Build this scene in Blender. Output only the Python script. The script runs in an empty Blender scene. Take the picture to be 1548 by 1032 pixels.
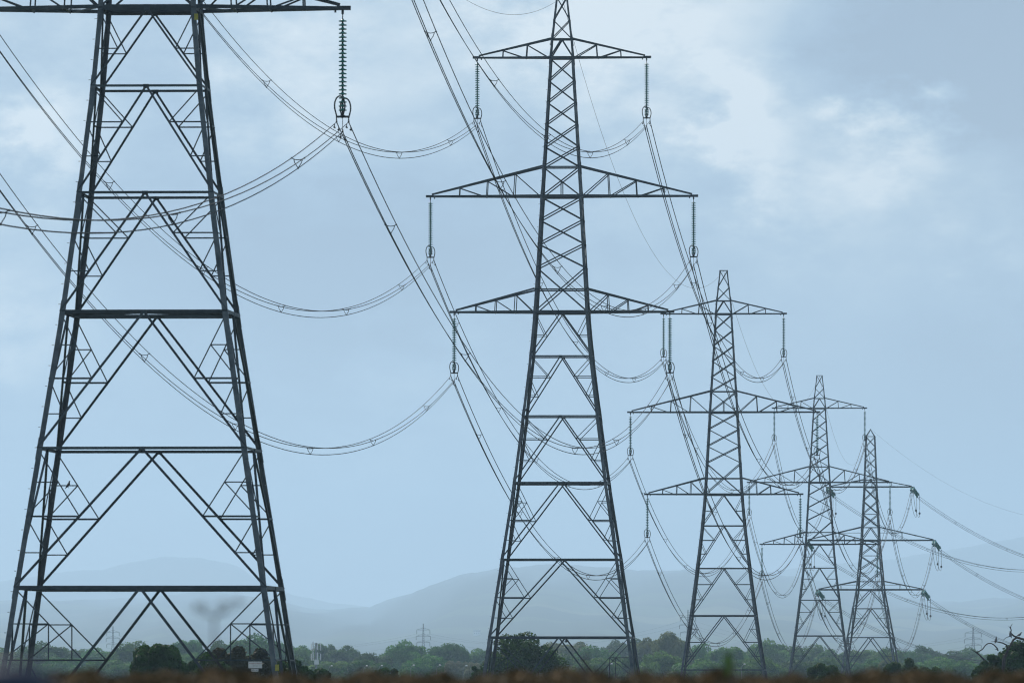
import bpy, math, random
import numpy as np
from mathutils import Vector, Matrix
random.seed(7)
RNG = np.random.default_rng(11)
SC = bpy.context.scene
COL = SC.collection

# ------------------------------------------------------------------ camera
FPX = 17500.0            # focal length in pixels of the 1548 px wide photograph
HOR = 1010.0             # row of the horizon in it
cam = bpy.data.cameras.new('camera')
cam.sensor_width = 36.0
cam.lens = FPX / 1548.0 * 36.0
cam.clip_start = 1.0
cam.clip_end = 80000.0
cam.dof.use_dof = True
cam.dof.focus_distance = 1000.0
cam.dof.aperture_fstop = 7.4
camo = bpy.data.objects.new('camera', cam)
COL.objects.link(camo)
camo.location = (0, 0, 0)
camo.rotation_euler = (math.radians(90) + math.atan((HOR - 516.0) / FPX), 0, 0)
SC.camera = camo

# ------------------------------------------------------------------ world, sun, exposure
SUN_EL, SUN_AZ = math.radians(37), math.radians(-23)     # azimuth from +Y, positive towards +X
world = bpy.data.worlds.new('World')
SC.world = world
world.use_nodes = True
WT = world.node_tree
WT.nodes.clear()


def wn(kind, **kw):
    n = WT.nodes.new(kind)
    for k, v in kw.items():
        setattr(n, k, v)
    return n


def wlink(a, b):
    WT.links.new(a, b)


def wmath(op, a, b=None, clamp=False):
    n = wn('ShaderNodeMath', operation=op, use_clamp=clamp)
    for i, v in enumerate((a, b)):
        if v is None:
            continue
        if isinstance(v, (int, float)):
            n.inputs[i].default_value = v
        else:
            wlink(v, n.inputs[i])
    return n.outputs[0]


tc = wn('ShaderNodeTexCoord')
sky = wn('ShaderNodeTexSky', sky_type='NISHITA', sun_disc=False)
sky.sun_elevation = SUN_EL
sky.sun_rotation = SUN_AZ
sky.air_density = 1.0
sky.dust_density = 1.5
bg_sky = wn('ShaderNodeBackground')
bg_sky.inputs['Strength'].default_value = 0.08
wlink(sky.outputs[0], bg_sky.inputs['Color'])
mp = wn('ShaderNodeMapping')
mp.inputs['Scale'].default_value = (1.0, 1.0, 1.9)
mp.inputs['Location'].default_value = (0.31, 0.12, 0.07)
wlink(tc.outputs['Generated'], mp.inputs['Vector'])
n1 = wn('ShaderNodeTexNoise')
n1.inputs['Scale'].default_value = 26.0
n1.inputs['Detail'].default_value = 9.0
n1.inputs['Roughness'].default_value = 0.52
n1.inputs['Distortion'].default_value = 0.25
wlink(mp.outputs[0], n1.inputs['Vector'])
n2 = wn('ShaderNodeTexNoise')
n2.inputs['Scale'].default_value = 150.0
n2.inputs['Detail'].default_value = 8.0
n2.inputs['Roughness'].default_value = 0.6
wlink(mp.outputs[0], n2.inputs['Vector'])
n3 = wn('ShaderNodeTexNoise')
n3.inputs['Scale'].default_value = 7.0
n3.inputs['Detail'].default_value = 3.0
wlink(mp.outputs[0], n3.inputs['Vector'])
# banks of brighter and darker cloud, each a soft lump at its own bearing (pixel centre, radius, weight)
blobs = [(1112, 166, 62, .50), (1165, 235, 85, .16), (1160, 270, 60, .10), (1390, 165, 70, .16), (1365, 225, 72, .32), (1440, 200, 60, .14),
         (1290, 250, 90, .16), (1420, 250, 70, .10), (1500, 330, 90, .14), (1510, 390, 50, .10), (1250, 320, 120, .10), (1200, 190, 150, .08),
         (905, 15, 160, .34), (1000, 55, 110, .12), (1120, 0, 150, .14), (780, 20, 120, .14), (78, 185, 75, .26), (95, 240, 60, .14),
         (35, 500, 90, .24), (70, 330, 120, .06), (60, 20, 160, .12), (250, 20, 200, .10), (470, 130, 140, .12), (540, 60, 120, .10), (420, 190, 120, .06),
         (1480, 88, 150, -.40), (1320, 85, 110, -.22), (1220, 95, 70, -.08), (130, 10, 120, -.10), (1545, 60, 120, -.14), (590, 410, 150, -.24), (440, 440, 150, -.20), (740, 390, 110, -.12), (200, 400, 120, -.12),
         (580, 560, 120, .10), (700, 500, 90, .08), (980, 330, 110, .04), (1400, 720, 260, -.08), (1500, 560, 160, -.08), (1180, 640, 200, .06), (640, 640, 260, .05), (200, 650, 240, .04)]
acc = None
warp = wn('ShaderNodeVectorMath', operation='MULTIPLY_ADD')
wlink(n2.outputs['Color'], warp.inputs[0])
warp.inputs[1].default_value = (0.015, 0.015, 0.015)
wadd = wn('ShaderNodeVectorMath', operation='ADD')
wlink(tc.outputs['Generated'], wadd.inputs[0])
wadd.inputs[1].default_value = (-0.0075, -0.0075, -0.0075)
wlink(wadd.outputs[0], warp.inputs[2])
for (bx, by, br, wgt) in blobs:
    d = Vector(((bx - 774) / FPX, 1.0, (HOR - by) / FPX)).normalized()
    dist = wn('ShaderNodeVectorMath', operation='DISTANCE')
    wlink(warp.outputs[0], dist.inputs[0])
    dist.inputs[1].default_value = d
    q = wmath('DIVIDE', dist.outputs['Value'], br / FPX)
    q = wmath('MULTIPLY', q, q)
    q = wmath('MULTIPLY', q, -1.0)
    q = wmath('EXPONENT', q)
    q = wmath('MULTIPLY', q, wgt * 1.3)
    acc = q if acc is None else wmath('ADD', acc, q)
v = wmath('MULTIPLY', n1.outputs['Fac'], 0.85)
v = wmath('ADD', v, wmath('MULTIPLY', n2.outputs['Fac'], 0.50))
v = wmath('ADD', v, wmath('MULTIPLY', n3.outputs['Fac'], 0.30))
acc = wmath('MULTIPLY', acc, wmath('ADD', wmath('MULTIPLY', n2.outputs['Fac'], 2.2), -0.1))
v = wmath('ADD', v, acc)
v = wmath('ADD', v, 0.37 - 0.825, clamp=True)
ramp = wn('ShaderNodeValToRGB')
ramp.color_ramp.interpolation = 'B_SPLINE'
els = ramp.color_ramp.elements
els[0].position = 0.10
els[0].color = (0.265, 0.350, 0.485, 1)
els[1].position = 0.90
els[1].color = (0.92, 0.96, 0.98, 1)
for p_, c_ in ((0.34, (0.347, 0.476, 0.643, 1)), (0.58, (0.495, 0.622, 0.740, 1))):
    e = els.new(p_)
    e.color = c_
wlink(v, ramp.inputs['Fac'])
bg_cl = wn('ShaderNodeBackground')
bg_cl.inputs['Strength'].default_value = 0.96
wlink(ramp.outputs[0], bg_cl.inputs['Color'])
cover = wmath('ADD', wmath('MULTIPLY', n3.outputs['Fac'], 0.3), 0.75, clamp=True)
mixw = wn('ShaderNodeMixShader')
wlink(cover, mixw.inputs[0])
wlink(bg_sky.outputs[0], mixw.inputs[1])
wlink(bg_cl.outputs[0], mixw.inputs[2])
wout = wn('ShaderNodeOutputWorld')
wlink(mixw.outputs[0], wout.inputs['Surface'])

sun = bpy.data.lights.new('sun', 'SUN')
sun.energy = 4.0
sun.angle = math.radians(1.5)
sun.color = (1.0, 0.95, 0.87)
suno = bpy.data.objects.new('sun', sun)
COL.objects.link(suno)
sd = Vector((math.sin(SUN_AZ) * math.cos(SUN_EL), math.cos(SUN_AZ) * math.cos(SUN_EL), math.sin(SUN_EL)))
suno.rotation_euler = sd.to_track_quat('Z', 'Y').to_euler()
SC.view_settings.view_transform = 'Standard'
SC.view_settings.look = 'None'
SC.view_settings.gamma = 1.0
SC.view_settings.exposure = 0.0
SC.view_settings.use_curve_mapping = False
SC.cycles.volume_bounces = 0
SC.cycles.max_bounces = 5
SC.cycles.pixel_filter_type = 'BLACKMAN_HARRIS'
SC.cycles.filter_width = 1.15
SC.cycles.use_denoising = True
SC.cycles.use_adaptive_sampling = False


# ------------------------------------------------------------------ helpers
def tag(o, label=None, cat=None, group=None, kind=None):
    for k, val in (('label', label), ('category', cat), ('group', group), ('kind', kind)):
        if val:
            o[k] = val
    return o


def link(name, data, parent=None, loc=None, rotz=None):
    o = bpy.data.objects.new(name, data)
    COL.objects.link(o)
    if parent is not None:
        o.parent = parent
    if loc is not None:
        o.location = loc
    if rotz is not None:
        o.rotation_euler = (0, 0, rotz)
    return o


def mesh(name, verts, faces, mat, smooth=False):
    me = bpy.data.meshes.new(name)
    me.from_pydata([tuple(map(float, p)) for p in verts], [], faces)
    me.materials.append(mat)
    if smooth:
        me.polygons.foreach_set('use_smooth', [True] * len(me.polygons))
    me.update()
    return me


def quads_mesh(name, V, mat, extra=None):
    """V: (n,4,3) array of separate quads; extra: optional (verts, faces)."""
    n = V.shape[0]
    me = bpy.data.meshes.new(name)
    me.vertices.add(n * 4)
    me.vertices.foreach_set('co', V.reshape(-1).astype(np.float32))
    me.loops.add(n * 4)
    me.loops.foreach_set('vertex_index', np.arange(n * 4, dtype=np.int32))
    me.polygons.add(n)
    me.polygons.foreach_set('loop_start', np.arange(0, n * 4, 4, dtype=np.int32))
    me.polygons.foreach_set('loop_total', np.full(n, 4, dtype=np.int32))
    me.materials.append(mat)
    me.update()
    me.validate()
    return me


class MB:
    def __init__(self):
        self.v, self.f = [], []

    def add(self, vs, fs):
        n = len(self.v)
        self.v += [tuple(p) for p in vs]
        self.f += [tuple(i + n for i in f) for f in fs]

    def box(self, c, s):
        x, y, z = c
        a, b, d = s[0] / 2, s[1] / 2, s[2] / 2
        vs = [(x + i * a, y + j * b, z + k * d) for i in (-1, 1) for j in (-1, 1) for k in (-1, 1)]
        self.add(vs, [(0, 1, 3, 2), (4, 6, 7, 5), (0, 4, 5, 1), (2, 3, 7, 6), (0, 2, 6, 4), (1, 5, 7, 3)])

    def tube(self, pts, r, n=5, ry=None):
        pts = [Vector(p) for p in pts]
        rs = r if isinstance(r, (list, tuple)) else [r] * len(pts)
        vs, fs = [], []
        prev = None
        for i, p in enumerate(pts):
            t = (pts[min(i + 1, len(pts) - 1)] - pts[max(i - 1, 0)]).normalized()
            if prev is None:
                ref = Vector((0, 0, 1)) if abs(t.z) < 0.9 else Vector((1, 0, 0))
                a = t.cross(ref).normalized()
            else:
                a = (prev - t * prev.dot(t)).normalized()
            prev = a
            b = t.cross(a)
            for k in range(n):
                an = 2 * math.pi * k / n
                vs.append(p + a * (rs[i] * math.cos(an)) + b * (rs[i] * math.sin(an)))
        for i in range(len(pts) - 1):
            for k in range(n):
                k2 = (k + 1) % n
                fs.append((i * n + k, i * n + k2, (i + 1) * n + k2, (i + 1) * n + k))
        fs.append(tuple(range(n - 1, -1, -1)))
        m = (len(pts) - 1) * n
        fs.append(tuple(m + k for k in range(n)))
        self.add(vs, fs)

    def angle(self, p, q, a, b, w, t=None):
        """steel angle section from p to q with flanges of width w along a and b"""
        p, q = Vector(p), Vector(q)
        t = t or max(0.012, w * 0.11)
        ax = (q - p).normalized()
        a = Vector(a)
        a = (a - ax * a.dot(ax)).normalized()
        b = Vector(b)
        b = (b - ax * b.dot(ax))
        b = (b - a * b.dot(a)).normalized()
        prof = [(0, 0), (w, 0), (w, t), (t, t), (t, w), (0, w)]
        vs = [e + a * u + b * v_ for e in (p, q) for (u, v_) in prof]
        fs = [(i, (i + 1) % 6, 6 + (i + 1) % 6, 6 + i) for i in range(6)]
        fs += [(5, 4, 3, 0), (3, 2, 1, 0), (6, 9, 10, 11), (6, 7, 8, 9)]
        self.add(vs, fs)

    def lathe(self, prof, n, c=(0, 0, 0)):
        vs, fs = [], []
        for (r, z) in prof:
            for k in range(n):
                an = 2 * math.pi * k / n
                vs.append((c[0] + r * math.cos(an), c[1] + r * math.sin(an), c[2] + z))
        for i in range(len(prof) - 1):
            for k in range(n):
                k2 = (k + 1) % n
                fs.append((i * n + k, i * n + k2, (i + 1) * n + k2, (i + 1) * n + k))
        fs.append(tuple(range(n - 1, -1, -1)))
        m = (len(prof) - 1) * n
        fs.append(tuple(m + k for k in range(n)))
        self.add(vs, fs)

    def mesh(self, name, mat, smooth=False):
        return mesh(name, self.v, self.f, mat, smooth)


# ------------------------------------------------------------------ materials
def new_mat(name):
    m = bpy.data.materials.new(name)
    m.use_nodes = True
    nt = m.node_tree
    return m, nt, nt.nodes['Principled BSDF']


def noise_mat(name, c1, c2, scale, rough=0.7, metal=0.0, detail=4, pos=(0.35, 0.65), c3=None, spec=0.4, coord='Object', rand=0.0, bump=0.0, transl=0.0):
    m, nt, bs = new_mat(name)
    t = nt.nodes.new('ShaderNodeTexCoord')
    no = nt.nodes.new('ShaderNodeTexNoise')
    no.inputs['Scale'].default_value = scale
    no.inputs['Detail'].default_value = detail
    no.inputs['Roughness'].default_value = 0.6
    if coord == 'World':
        g = nt.nodes.new('ShaderNodeNewGeometry')
        nt.links.new(g.outputs['Position'], no.inputs['Vector'])
    else:
        nt.links.new(t.outputs[coord], no.inputs['Vector'])
    cr = nt.nodes.new('ShaderNodeValToRGB')
    cr.color_ramp.elements[0].position = pos[0]
    cr.color_ramp.elements[0].color = (*c1, 1)
    cr.color_ramp.elements[1].position = pos[1]
    cr.color_ramp.elements[1].color = (*c2, 1)
    if c3:
        e = cr.color_ramp.elements.new(min(0.98, pos[1] + 0.13))
        e.color = (*c3, 1)
    nt.links.new(no.outputs['Fac'], cr.inputs['Fac'])
    out = cr.outputs[0]
    if rand:
        oi = nt.nodes.new('ShaderNodeObjectInfo')
        hs = nt.nodes.new('ShaderNodeHueSaturation')
        mr = nt.nodes.new('ShaderNodeMapRange')
        mr.inputs['To Min'].default_value = 1 - rand
        mr.inputs['To Max'].default_value = 1 + rand
        nt.links.new(oi.outputs['Random'], mr.inputs['Value'])
        nt.links.new(mr.outputs[0], hs.inputs['Value'])
        mh = nt.nodes.new('ShaderNodeMapRange')
        mh.inputs['To Min'].default_value = 0.475
        mh.inputs['To Max'].default_value = 0.52
        ml = nt.nodes.new('ShaderNodeMath')
        ml.operation = 'FRACT'
        mm = nt.nodes.new('ShaderNodeMath')
        mm.operation = 'MULTIPLY'
        mm.inputs[1].default_value = 7.31
        nt.links.new(oi.outputs['Random'], mm.inputs[0])
        nt.links.new(mm.outputs[0], ml.inputs[0])
        nt.links.new(ml.outputs[0], mh.inputs['Value'])
        nt.links.new(mh.outputs[0], hs.inputs['Hue'])
        nt.links.new(out, hs.inputs['Color'])
        out = hs.outputs[0]
    nt.links.new(out, bs.inputs['Base Color'])
    bs.inputs['Roughness'].default_value = rough
    bs.inputs['Metallic'].default_value = metal
    bs.inputs['Specular IOR Level'].default_value = spec
    if transl:
        tr = nt.nodes.new('ShaderNodeBsdfTranslucent')
        nt.links.new(out, tr.inputs['Color'])
        mx = nt.nodes.new('ShaderNodeMixShader')
        mx.inputs[0].default_value = transl
        nt.links.new(bs.outputs[0], mx.inputs[1])
        nt.links.new(tr.outputs[0], mx.inputs[2])
        nt.links.new(mx.outputs[0], nt.nodes['Material Output'].inputs['Surface'])
    if bump:
        bp = nt.nodes.new('ShaderNodeBump')
        bp.inputs['Strength'].default_value = bump
        nt.links.new(no.outputs['Fac'], bp.inputs['Height'])
        nt.links.new(bp.outputs[0], bs.inputs['Normal'])
    return m


M_STEEL = noise_mat('weathered_steel', (0.015, 0.028, 0.035), (0.042, 0.058, 0.068), 1.7, rough=0.55, metal=0.2, detail=8, rand=0.35, c3=(0.080, 0.064, 0.050))
M_STEEL2 = noise_mat('leg_steel', (0.032, 0.045, 0.056), (0.108, 0.128, 0.143), 1.6, rough=0.5, metal=0.2, detail=9, rand=0.10, c3=(0.150, 0.138, 0.122))
M_FITTING = noise_mat('dark_fittings', (0.02, 0.025, 0.03), (0.05, 0.055, 0.06), 6, rough=0.5, metal=0.4)
M_WIRE = noise_mat('old_aluminium_wire', (0.012, 0.016, 0.02), (0.03, 0.034, 0.04), 0.8, rough=0.7, spec=0.2)
M_GLASS = noise_mat('green_glass', (0.020, 0.150, 0.125), (0.045, 0.23, 0.19), 5, rough=0.3, spec=0.35)
M_GLASS_T = noise_mat('teal_glass', (0.03, 0.20, 0.18), (0.06, 0.30, 0.27), 5, rough=0.3, spec=0.35)
M_WHITE = noise_mat('white_enamel', (0.80, 0.78, 0.78), (0.88, 0.86, 0.85), 14, rough=0.5)
M_RED = noise_mat('red_lettering', (0.35, 0.05, 0.05), (0.45, 0.08, 0.08), 14)
M_BLACK = noise_mat('black_lettering', (0.02, 0.02, 0.025), (0.04, 0.04, 0.05), 14)
M_YELLOW = noise_mat('yellow_plate', (0.30, 0.27, 0.04), (0.40, 0.36, 0.06), 9)
M_BARK = noise_mat('bark', (0.035, 0.03, 0.026), (0.09, 0.078, 0.065), 3, rough=0.9, detail=8)
M_DEADWOOD = noise_mat('dead_wood', (0.02, 0.018, 0.017), (0.06, 0.052, 0.048), 4, rough=0.9, detail=8)
M_LEAF = noise_mat('oak_leaves', (0.022, 0.080, 0.022), (0.095, 0.210, 0.045), 0.45, rough=0.7, detail=8, c3=(0.17, 0.25, 0.06), rand=0.42, transl=0.5, spec=0.2)
M_LEAF_Y = noise_mat('turning_leaves', (0.075, 0.110, 0.035), (0.190, 0.200, 0.065), 0.5, rough=0.7, detail=8, c3=(0.24, 0.19, 0.075), rand=0.12, transl=0.4, spec=0.2)
M_LEAF_P = noise_mat('pale_willow_leaves', (0.12, 0.145, 0.085), (0.21, 0.23, 0.14), 0.8, rough=0.7, detail=8, rand=0.08, transl=0.4, spec=0.2)
M_LEAF_D = noise_mat('dark_leaves', (0.011, 0.042, 0.009), (0.036, 0.092, 0.016), 0.9, rough=0.7, detail=8, c3=(0.08, 0.10, 0.02), transl=0.4, spec=0.2)
M_LEAF_O = noise_mat('olive_oak_leaves', (0.016, 0.050, 0.012), (0.050, 0.105, 0.022), 0.9, rough=0.7, detail=8, c3=(0.12, 0.15, 0.035), transl=0.45, spec=0.2)  # deep olive green leaf colour of the nearer oaks and some bushes
M_LEAF_B = noise_mat('bronze_leaves', (0.014, 0.026, 0.008), (0.05, 0.045, 0.014), 0.9, rough=0.7, detail=8, c3=(0.14, 0.085, 0.024), transl=0.35, spec=0.2)
M_HEDGE = noise_mat('rusty_hedge_leaves', (0.045, 0.036, 0.016), (0.150, 0.098, 0.045), 8.0, rough=0.8, detail=7, c3=(0.36, 0.225, 0.11), pos=(0.42, 0.56), transl=0.1, spec=0.2)
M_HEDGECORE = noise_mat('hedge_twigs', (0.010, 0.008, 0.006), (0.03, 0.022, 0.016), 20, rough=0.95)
M_SHOOT = noise_mat('green_shoot', (0.05, 0.11, 0.025), (0.09, 0.17, 0.04), 9, rough=0.6, transl=0.3)
M_STALK = noise_mat('dead_stalk', (0.09, 0.07, 0.065), (0.16, 0.12, 0.11), 30, rough=0.9)
M_NAVY = noise_mat('navy_paint', (0.005, 0.012, 0.035), (0.010, 0.022, 0.055), 7, rough=0.6)
M_FEATHER = noise_mat('black_feathers', (0.010, 0.011, 0.014), (0.03, 0.03, 0.035), 20, rough=0.6)
M_PIGEON = noise_mat('grey_feathers', (0.045, 0.05, 0.06), (0.12, 0.125, 0.14), 14, rough=0.7)
M_MAST = noise_mat('mast_steel', (0.16, 0.18, 0.19), (0.26, 0.28, 0.30), 3, rough=0.5, metal=0.3)
M_PANEL = noise_mat('antenna_panel', (0.72, 0.72, 0.72), (0.82, 0.82, 0.82), 3, rough=0.5)
M_LAMP = noise_mat('lamp_housing', (0.7, 0.7, 0.7), (0.85, 0.85, 0.85), 3, rough=0.3)
M_RENDER = noise_mat('white_render', (0.74, 0.73, 0.70), (0.82, 0.82, 0.80), 1, rough=0.8)
M_SLATE = noise_mat('slate_roof', (0.10, 0.11, 0.12), (0.18, 0.19, 0.20), 2, rough=0.8)
M_PANE = noise_mat('window_pane', (0.02, 0.025, 0.03), (0.04, 0.045, 0.05), 2, rough=0.15)
M_GROUND = noise_mat('rough_pasture', (0.035, 0.060, 0.018), (0.085, 0.095, 0.038), 0.02, rough=0.95, detail=10, coord='World', spec=0.1)


def hill_mat():
    m, nt, bs = new_mat('hill_fields')
    g = nt.nodes.new('ShaderNodeNewGeometry')
    sp = nt.nodes.new('ShaderNodeMapping')
    sp.inputs['Scale'].default_value = (1.0, 0.35, 1.0)
    nt.links.new(g.outputs['Position'], sp.inputs['Vector'])
    vo = nt.nodes.new('ShaderNodeTexVoronoi')
    vo.inputs['Scale'].default_value = 0.0024
    nt.links.new(sp.outputs[0], vo.inputs['Vector'])
    cr = nt.nodes.new('ShaderNodeValToRGB')
    cr.color_ramp.interpolation = 'CONSTANT'
    e = cr.color_ramp.elements
    e[0].color = (0.030, 0.045, 0.028, 1)
    e[1].position = 0.45
    e[1].color = (0.055, 0.080, 0.040, 1)
    for p_, c_ in ((0.62, (0.035, 0.050, 0.028, 1)), (0.78, (0.10, 0.115, 0.065, 1)), (0.86, (0.05, 0.060, 0.038, 1))):
        k = e.new(p_)
        k.color = c_
    sr = nt.nodes.new('ShaderNodeSeparateColor')
    nt.links.new(vo.outputs['Color'], sr.inputs[0])
    nt.links.new(sr.outputs[0], cr.inputs['Fac'])
    no = nt.nodes.new('ShaderNodeTexNoise')
    no.inputs['Scale'].default_value = 0.0009
    no.inputs['Detail'].default_value = 9
    nt.links.new(g.outputs['Position'], no.inputs['Vector'])
    c2 = nt.nodes.new('ShaderNodeValToRGB')
    c2.color_ramp.elements[0].position = 0.42
    c2.color_ramp.elements[0].color = (0.020, 0.028, 0.020, 1)
    c2.color_ramp.elements[1].position = 0.62
    c2.color_ramp.elements[1].color = (0.050, 0.055, 0.042, 1)
    nt.links.new(no.outputs['Fac'], c2.inputs['Fac'])
    # farmland on the low ground, moor and wood above
    sx = nt.nodes.new('ShaderNodeSeparateXYZ')
    nt.links.new(g.outputs['Position'], sx.inputs[0])
    mr = nt.nodes.new('ShaderNodeMapRange')
    mr.inputs['From Min'].default_value = 140
    mr.inputs['From Max'].default_value = 280
    nt.links.new(sx.outputs['Z'], mr.inputs['Value'])
    mx = nt.nodes.new('ShaderNodeMix')
    mx.data_type = 'RGBA'
    nt.links.new(mr.outputs[0], mx.inputs[0])
    nt.links.new(cr.outputs[0], mx.inputs[6])
    nt.links.new(c2.outputs[0], mx.inputs[7])
    nt.links.new(mx.outputs[2], bs.inputs['Base Color'])
    bs.inputs['Roughness'].default_value = 0.95
    bs.inputs['Specular IOR Level'].default_value = 0.1
    return m


M_HILL = hill_mat()


# ------------------------------------------------------------------ ground and hills
GY = [(-600, -1.7), (0, -1.7), (75, -1.75), (200, -3.2), (477, -4.9), (850, -5.92), (1200, -8.1), (1592, -9.1), (1973, -8.9),
      (3000, -9.0), (12000, -9.0), (55000, -9.0)]


def gz(y):
    return float(np.interp(y, [a for a, _ in GY], [b for _, b in GY]))


def px(x, y, d):
    """a point at distance d seen at photograph pixel (x, y)"""
    return Vector(((x - 774) / FPX * d, d, (HOR - y) / FPX * d))


gx = np.concatenate([np.linspace(-13500, -700, 8), np.linspace(-600, 600, 61), np.linspace(700, 13500, 8)])
gy = np.concatenate([np.arange(-380, 60, 40), np.arange(60, 2400, 30), np.arange(2400, 49401, 1250)])
vs, fs = [], []
for j, y in enumerate(gy):
    for i, x in enumerate(gx):
        w = 0.18 * math.sin(x * 0.05 + y * 0.013) + 0.12 * math.sin(x * 0.021 - y * 0.03)
        vs.append((x, y, gz(y) + (w if y > 120 else 0.0) - 0.15))
nx = len(gx)
for j in range(len(gy) - 1):
    for i in range(nx - 1):
        fs.append((j * nx + i, j * nx + i + 1, (j + 1) * nx + i + 1, (j + 1) * nx + i))
tag(link('ground', mesh('ground', vs, fs, M_GROUND, True)), 'rough green pasture running level to the far hills', kind='structure')


def hills(name, D, base, ridge, label):
    rx = [a for a, _ in ridge]
    ry = [b for _, b in ridge]
    cols = np.arange(-2600, 4300, 9.0)
    rows = np.linspace(0, 1, 26)
    vs, fs = [], []
    for t in list(rows) + [1.25, 1.6]:
        for c in cols:
            X = (c - 774) / FPX * D
            zr = (HOR - np.interp(c, rx, ry)) / FPX * D
            zr += 1.2 * math.sin(c * 0.11) + 0.9 * math.sin(c * 0.31 + 1) + 0.6 * math.sin(c * 0.73 + D)
            yy = base + (D - base) * t
            s = t * t * (3 - 2 * t) if t <= 1 else max(0.0, 1 - (t - 1) * 1.4)
            zz = -9.3 + (zr + 9.3) * (0.35 * t + 0.65 * s if t <= 1 else s)
            zz += (7 * math.sin(c * 0.021 + t * 9) + 5 * math.sin(c * 0.047 - t * 14)) * math.sin(math.pi * min(t, 1)) if t < 1 else 0
            vs.append((X * yy / D, yy, zz))
    n = len(cols)
    R = len(rows) + 2
    for j in range(R - 1):
        for i in range(n - 1):
            fs.append((j * n + i, j * n + i + 1, (j + 1) * n + i + 1, (j + 1) * n + i))
    tag(link(name, mesh(name, vs, fs, M_HILL, True)), label, kind='structure')


hills('hills', 44500, 34000,
      [(-2600, 960), (-1200, 900), (-400, 893), (0, 879), (22, 875), (101, 863), (155, 861), (200, 849), (250, 840.5), (300, 843),
       (340, 850), (362, 857), (387, 874), (445, 899), (503, 911), (560, 917), (800, 900), (1100, 875), (1188, 860), (1260, 852),
       (1334, 847), (1446, 829), (1548, 811), (1800, 800), (2300, 850), (3200, 890), (4300, 950)],
      'rounded hill and long ridge fading into blue haze')
hills('hills', 37000, 9000,
      [(-2600, 960), (-800, 925), (0, 912), (200, 905), (330, 898), (420, 908), (470, 922), (560, 920), (600, 905), (640, 893),
       (700, 871), (760, 859), (830, 857), (900, 860), (960, 866), (1050, 862), (1110, 861), (1160, 869), (1250, 884), (1334, 902),
       (1450, 912), (1548, 905), (1800, 900), (2600, 930), (4300, 960)],
      'broad blue mountain side behind the second pylon')

# ------------------------------------------------------------------ haze
hz = MB()
hz.box((0, 24600, 374), (27600, 50200, 772))
mh, nt, bs = new_mat('haze_air')
nt.nodes.remove(bs)
pv = nt.nodes.new('ShaderNodeVolumePrincipled')
pv.inputs['Color'].default_value = (0.553, 0.783, 1.0, 1)
pv.inputs['Density'].default_value = 0.000052
pv.inputs['Anisotropy'].default_value = 0.48
nt.links.new(pv.outputs[0], nt.nodes['Material Output'].inputs['Volume'])
tag(link('haze', hz.mesh('haze', mh)), 'pale blue haze over the plain', kind='stuff')

# ------------------------------------------------------------------ lattice towers
# heights below are measured from the lower chord of the bottom cross-arm
PROFILE_A = [(-33, 6.50), (-23.8, 5.15), (-18.1, 4.28), (-12.5, 3.43), (-7.6, 2.80), (-3.2, 2.28), (0, 2.0), (8.5, 1.50), (10.7, 1.36),
             (18.7, 0.87), (20.1, 0.76), (23.3, 0.40)]
PROFILE_B = [(-22, 6.0), (-8.0, 3.75), (-3.1, 2.9), (0, 2.35), (8.4, 1.60), (10.7, 1.50), (17.5, 1.12), (18.8, 1.08), (26.2, 0.80)]


def lerp(a, b, t):
    return a + (b - a) * t


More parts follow.
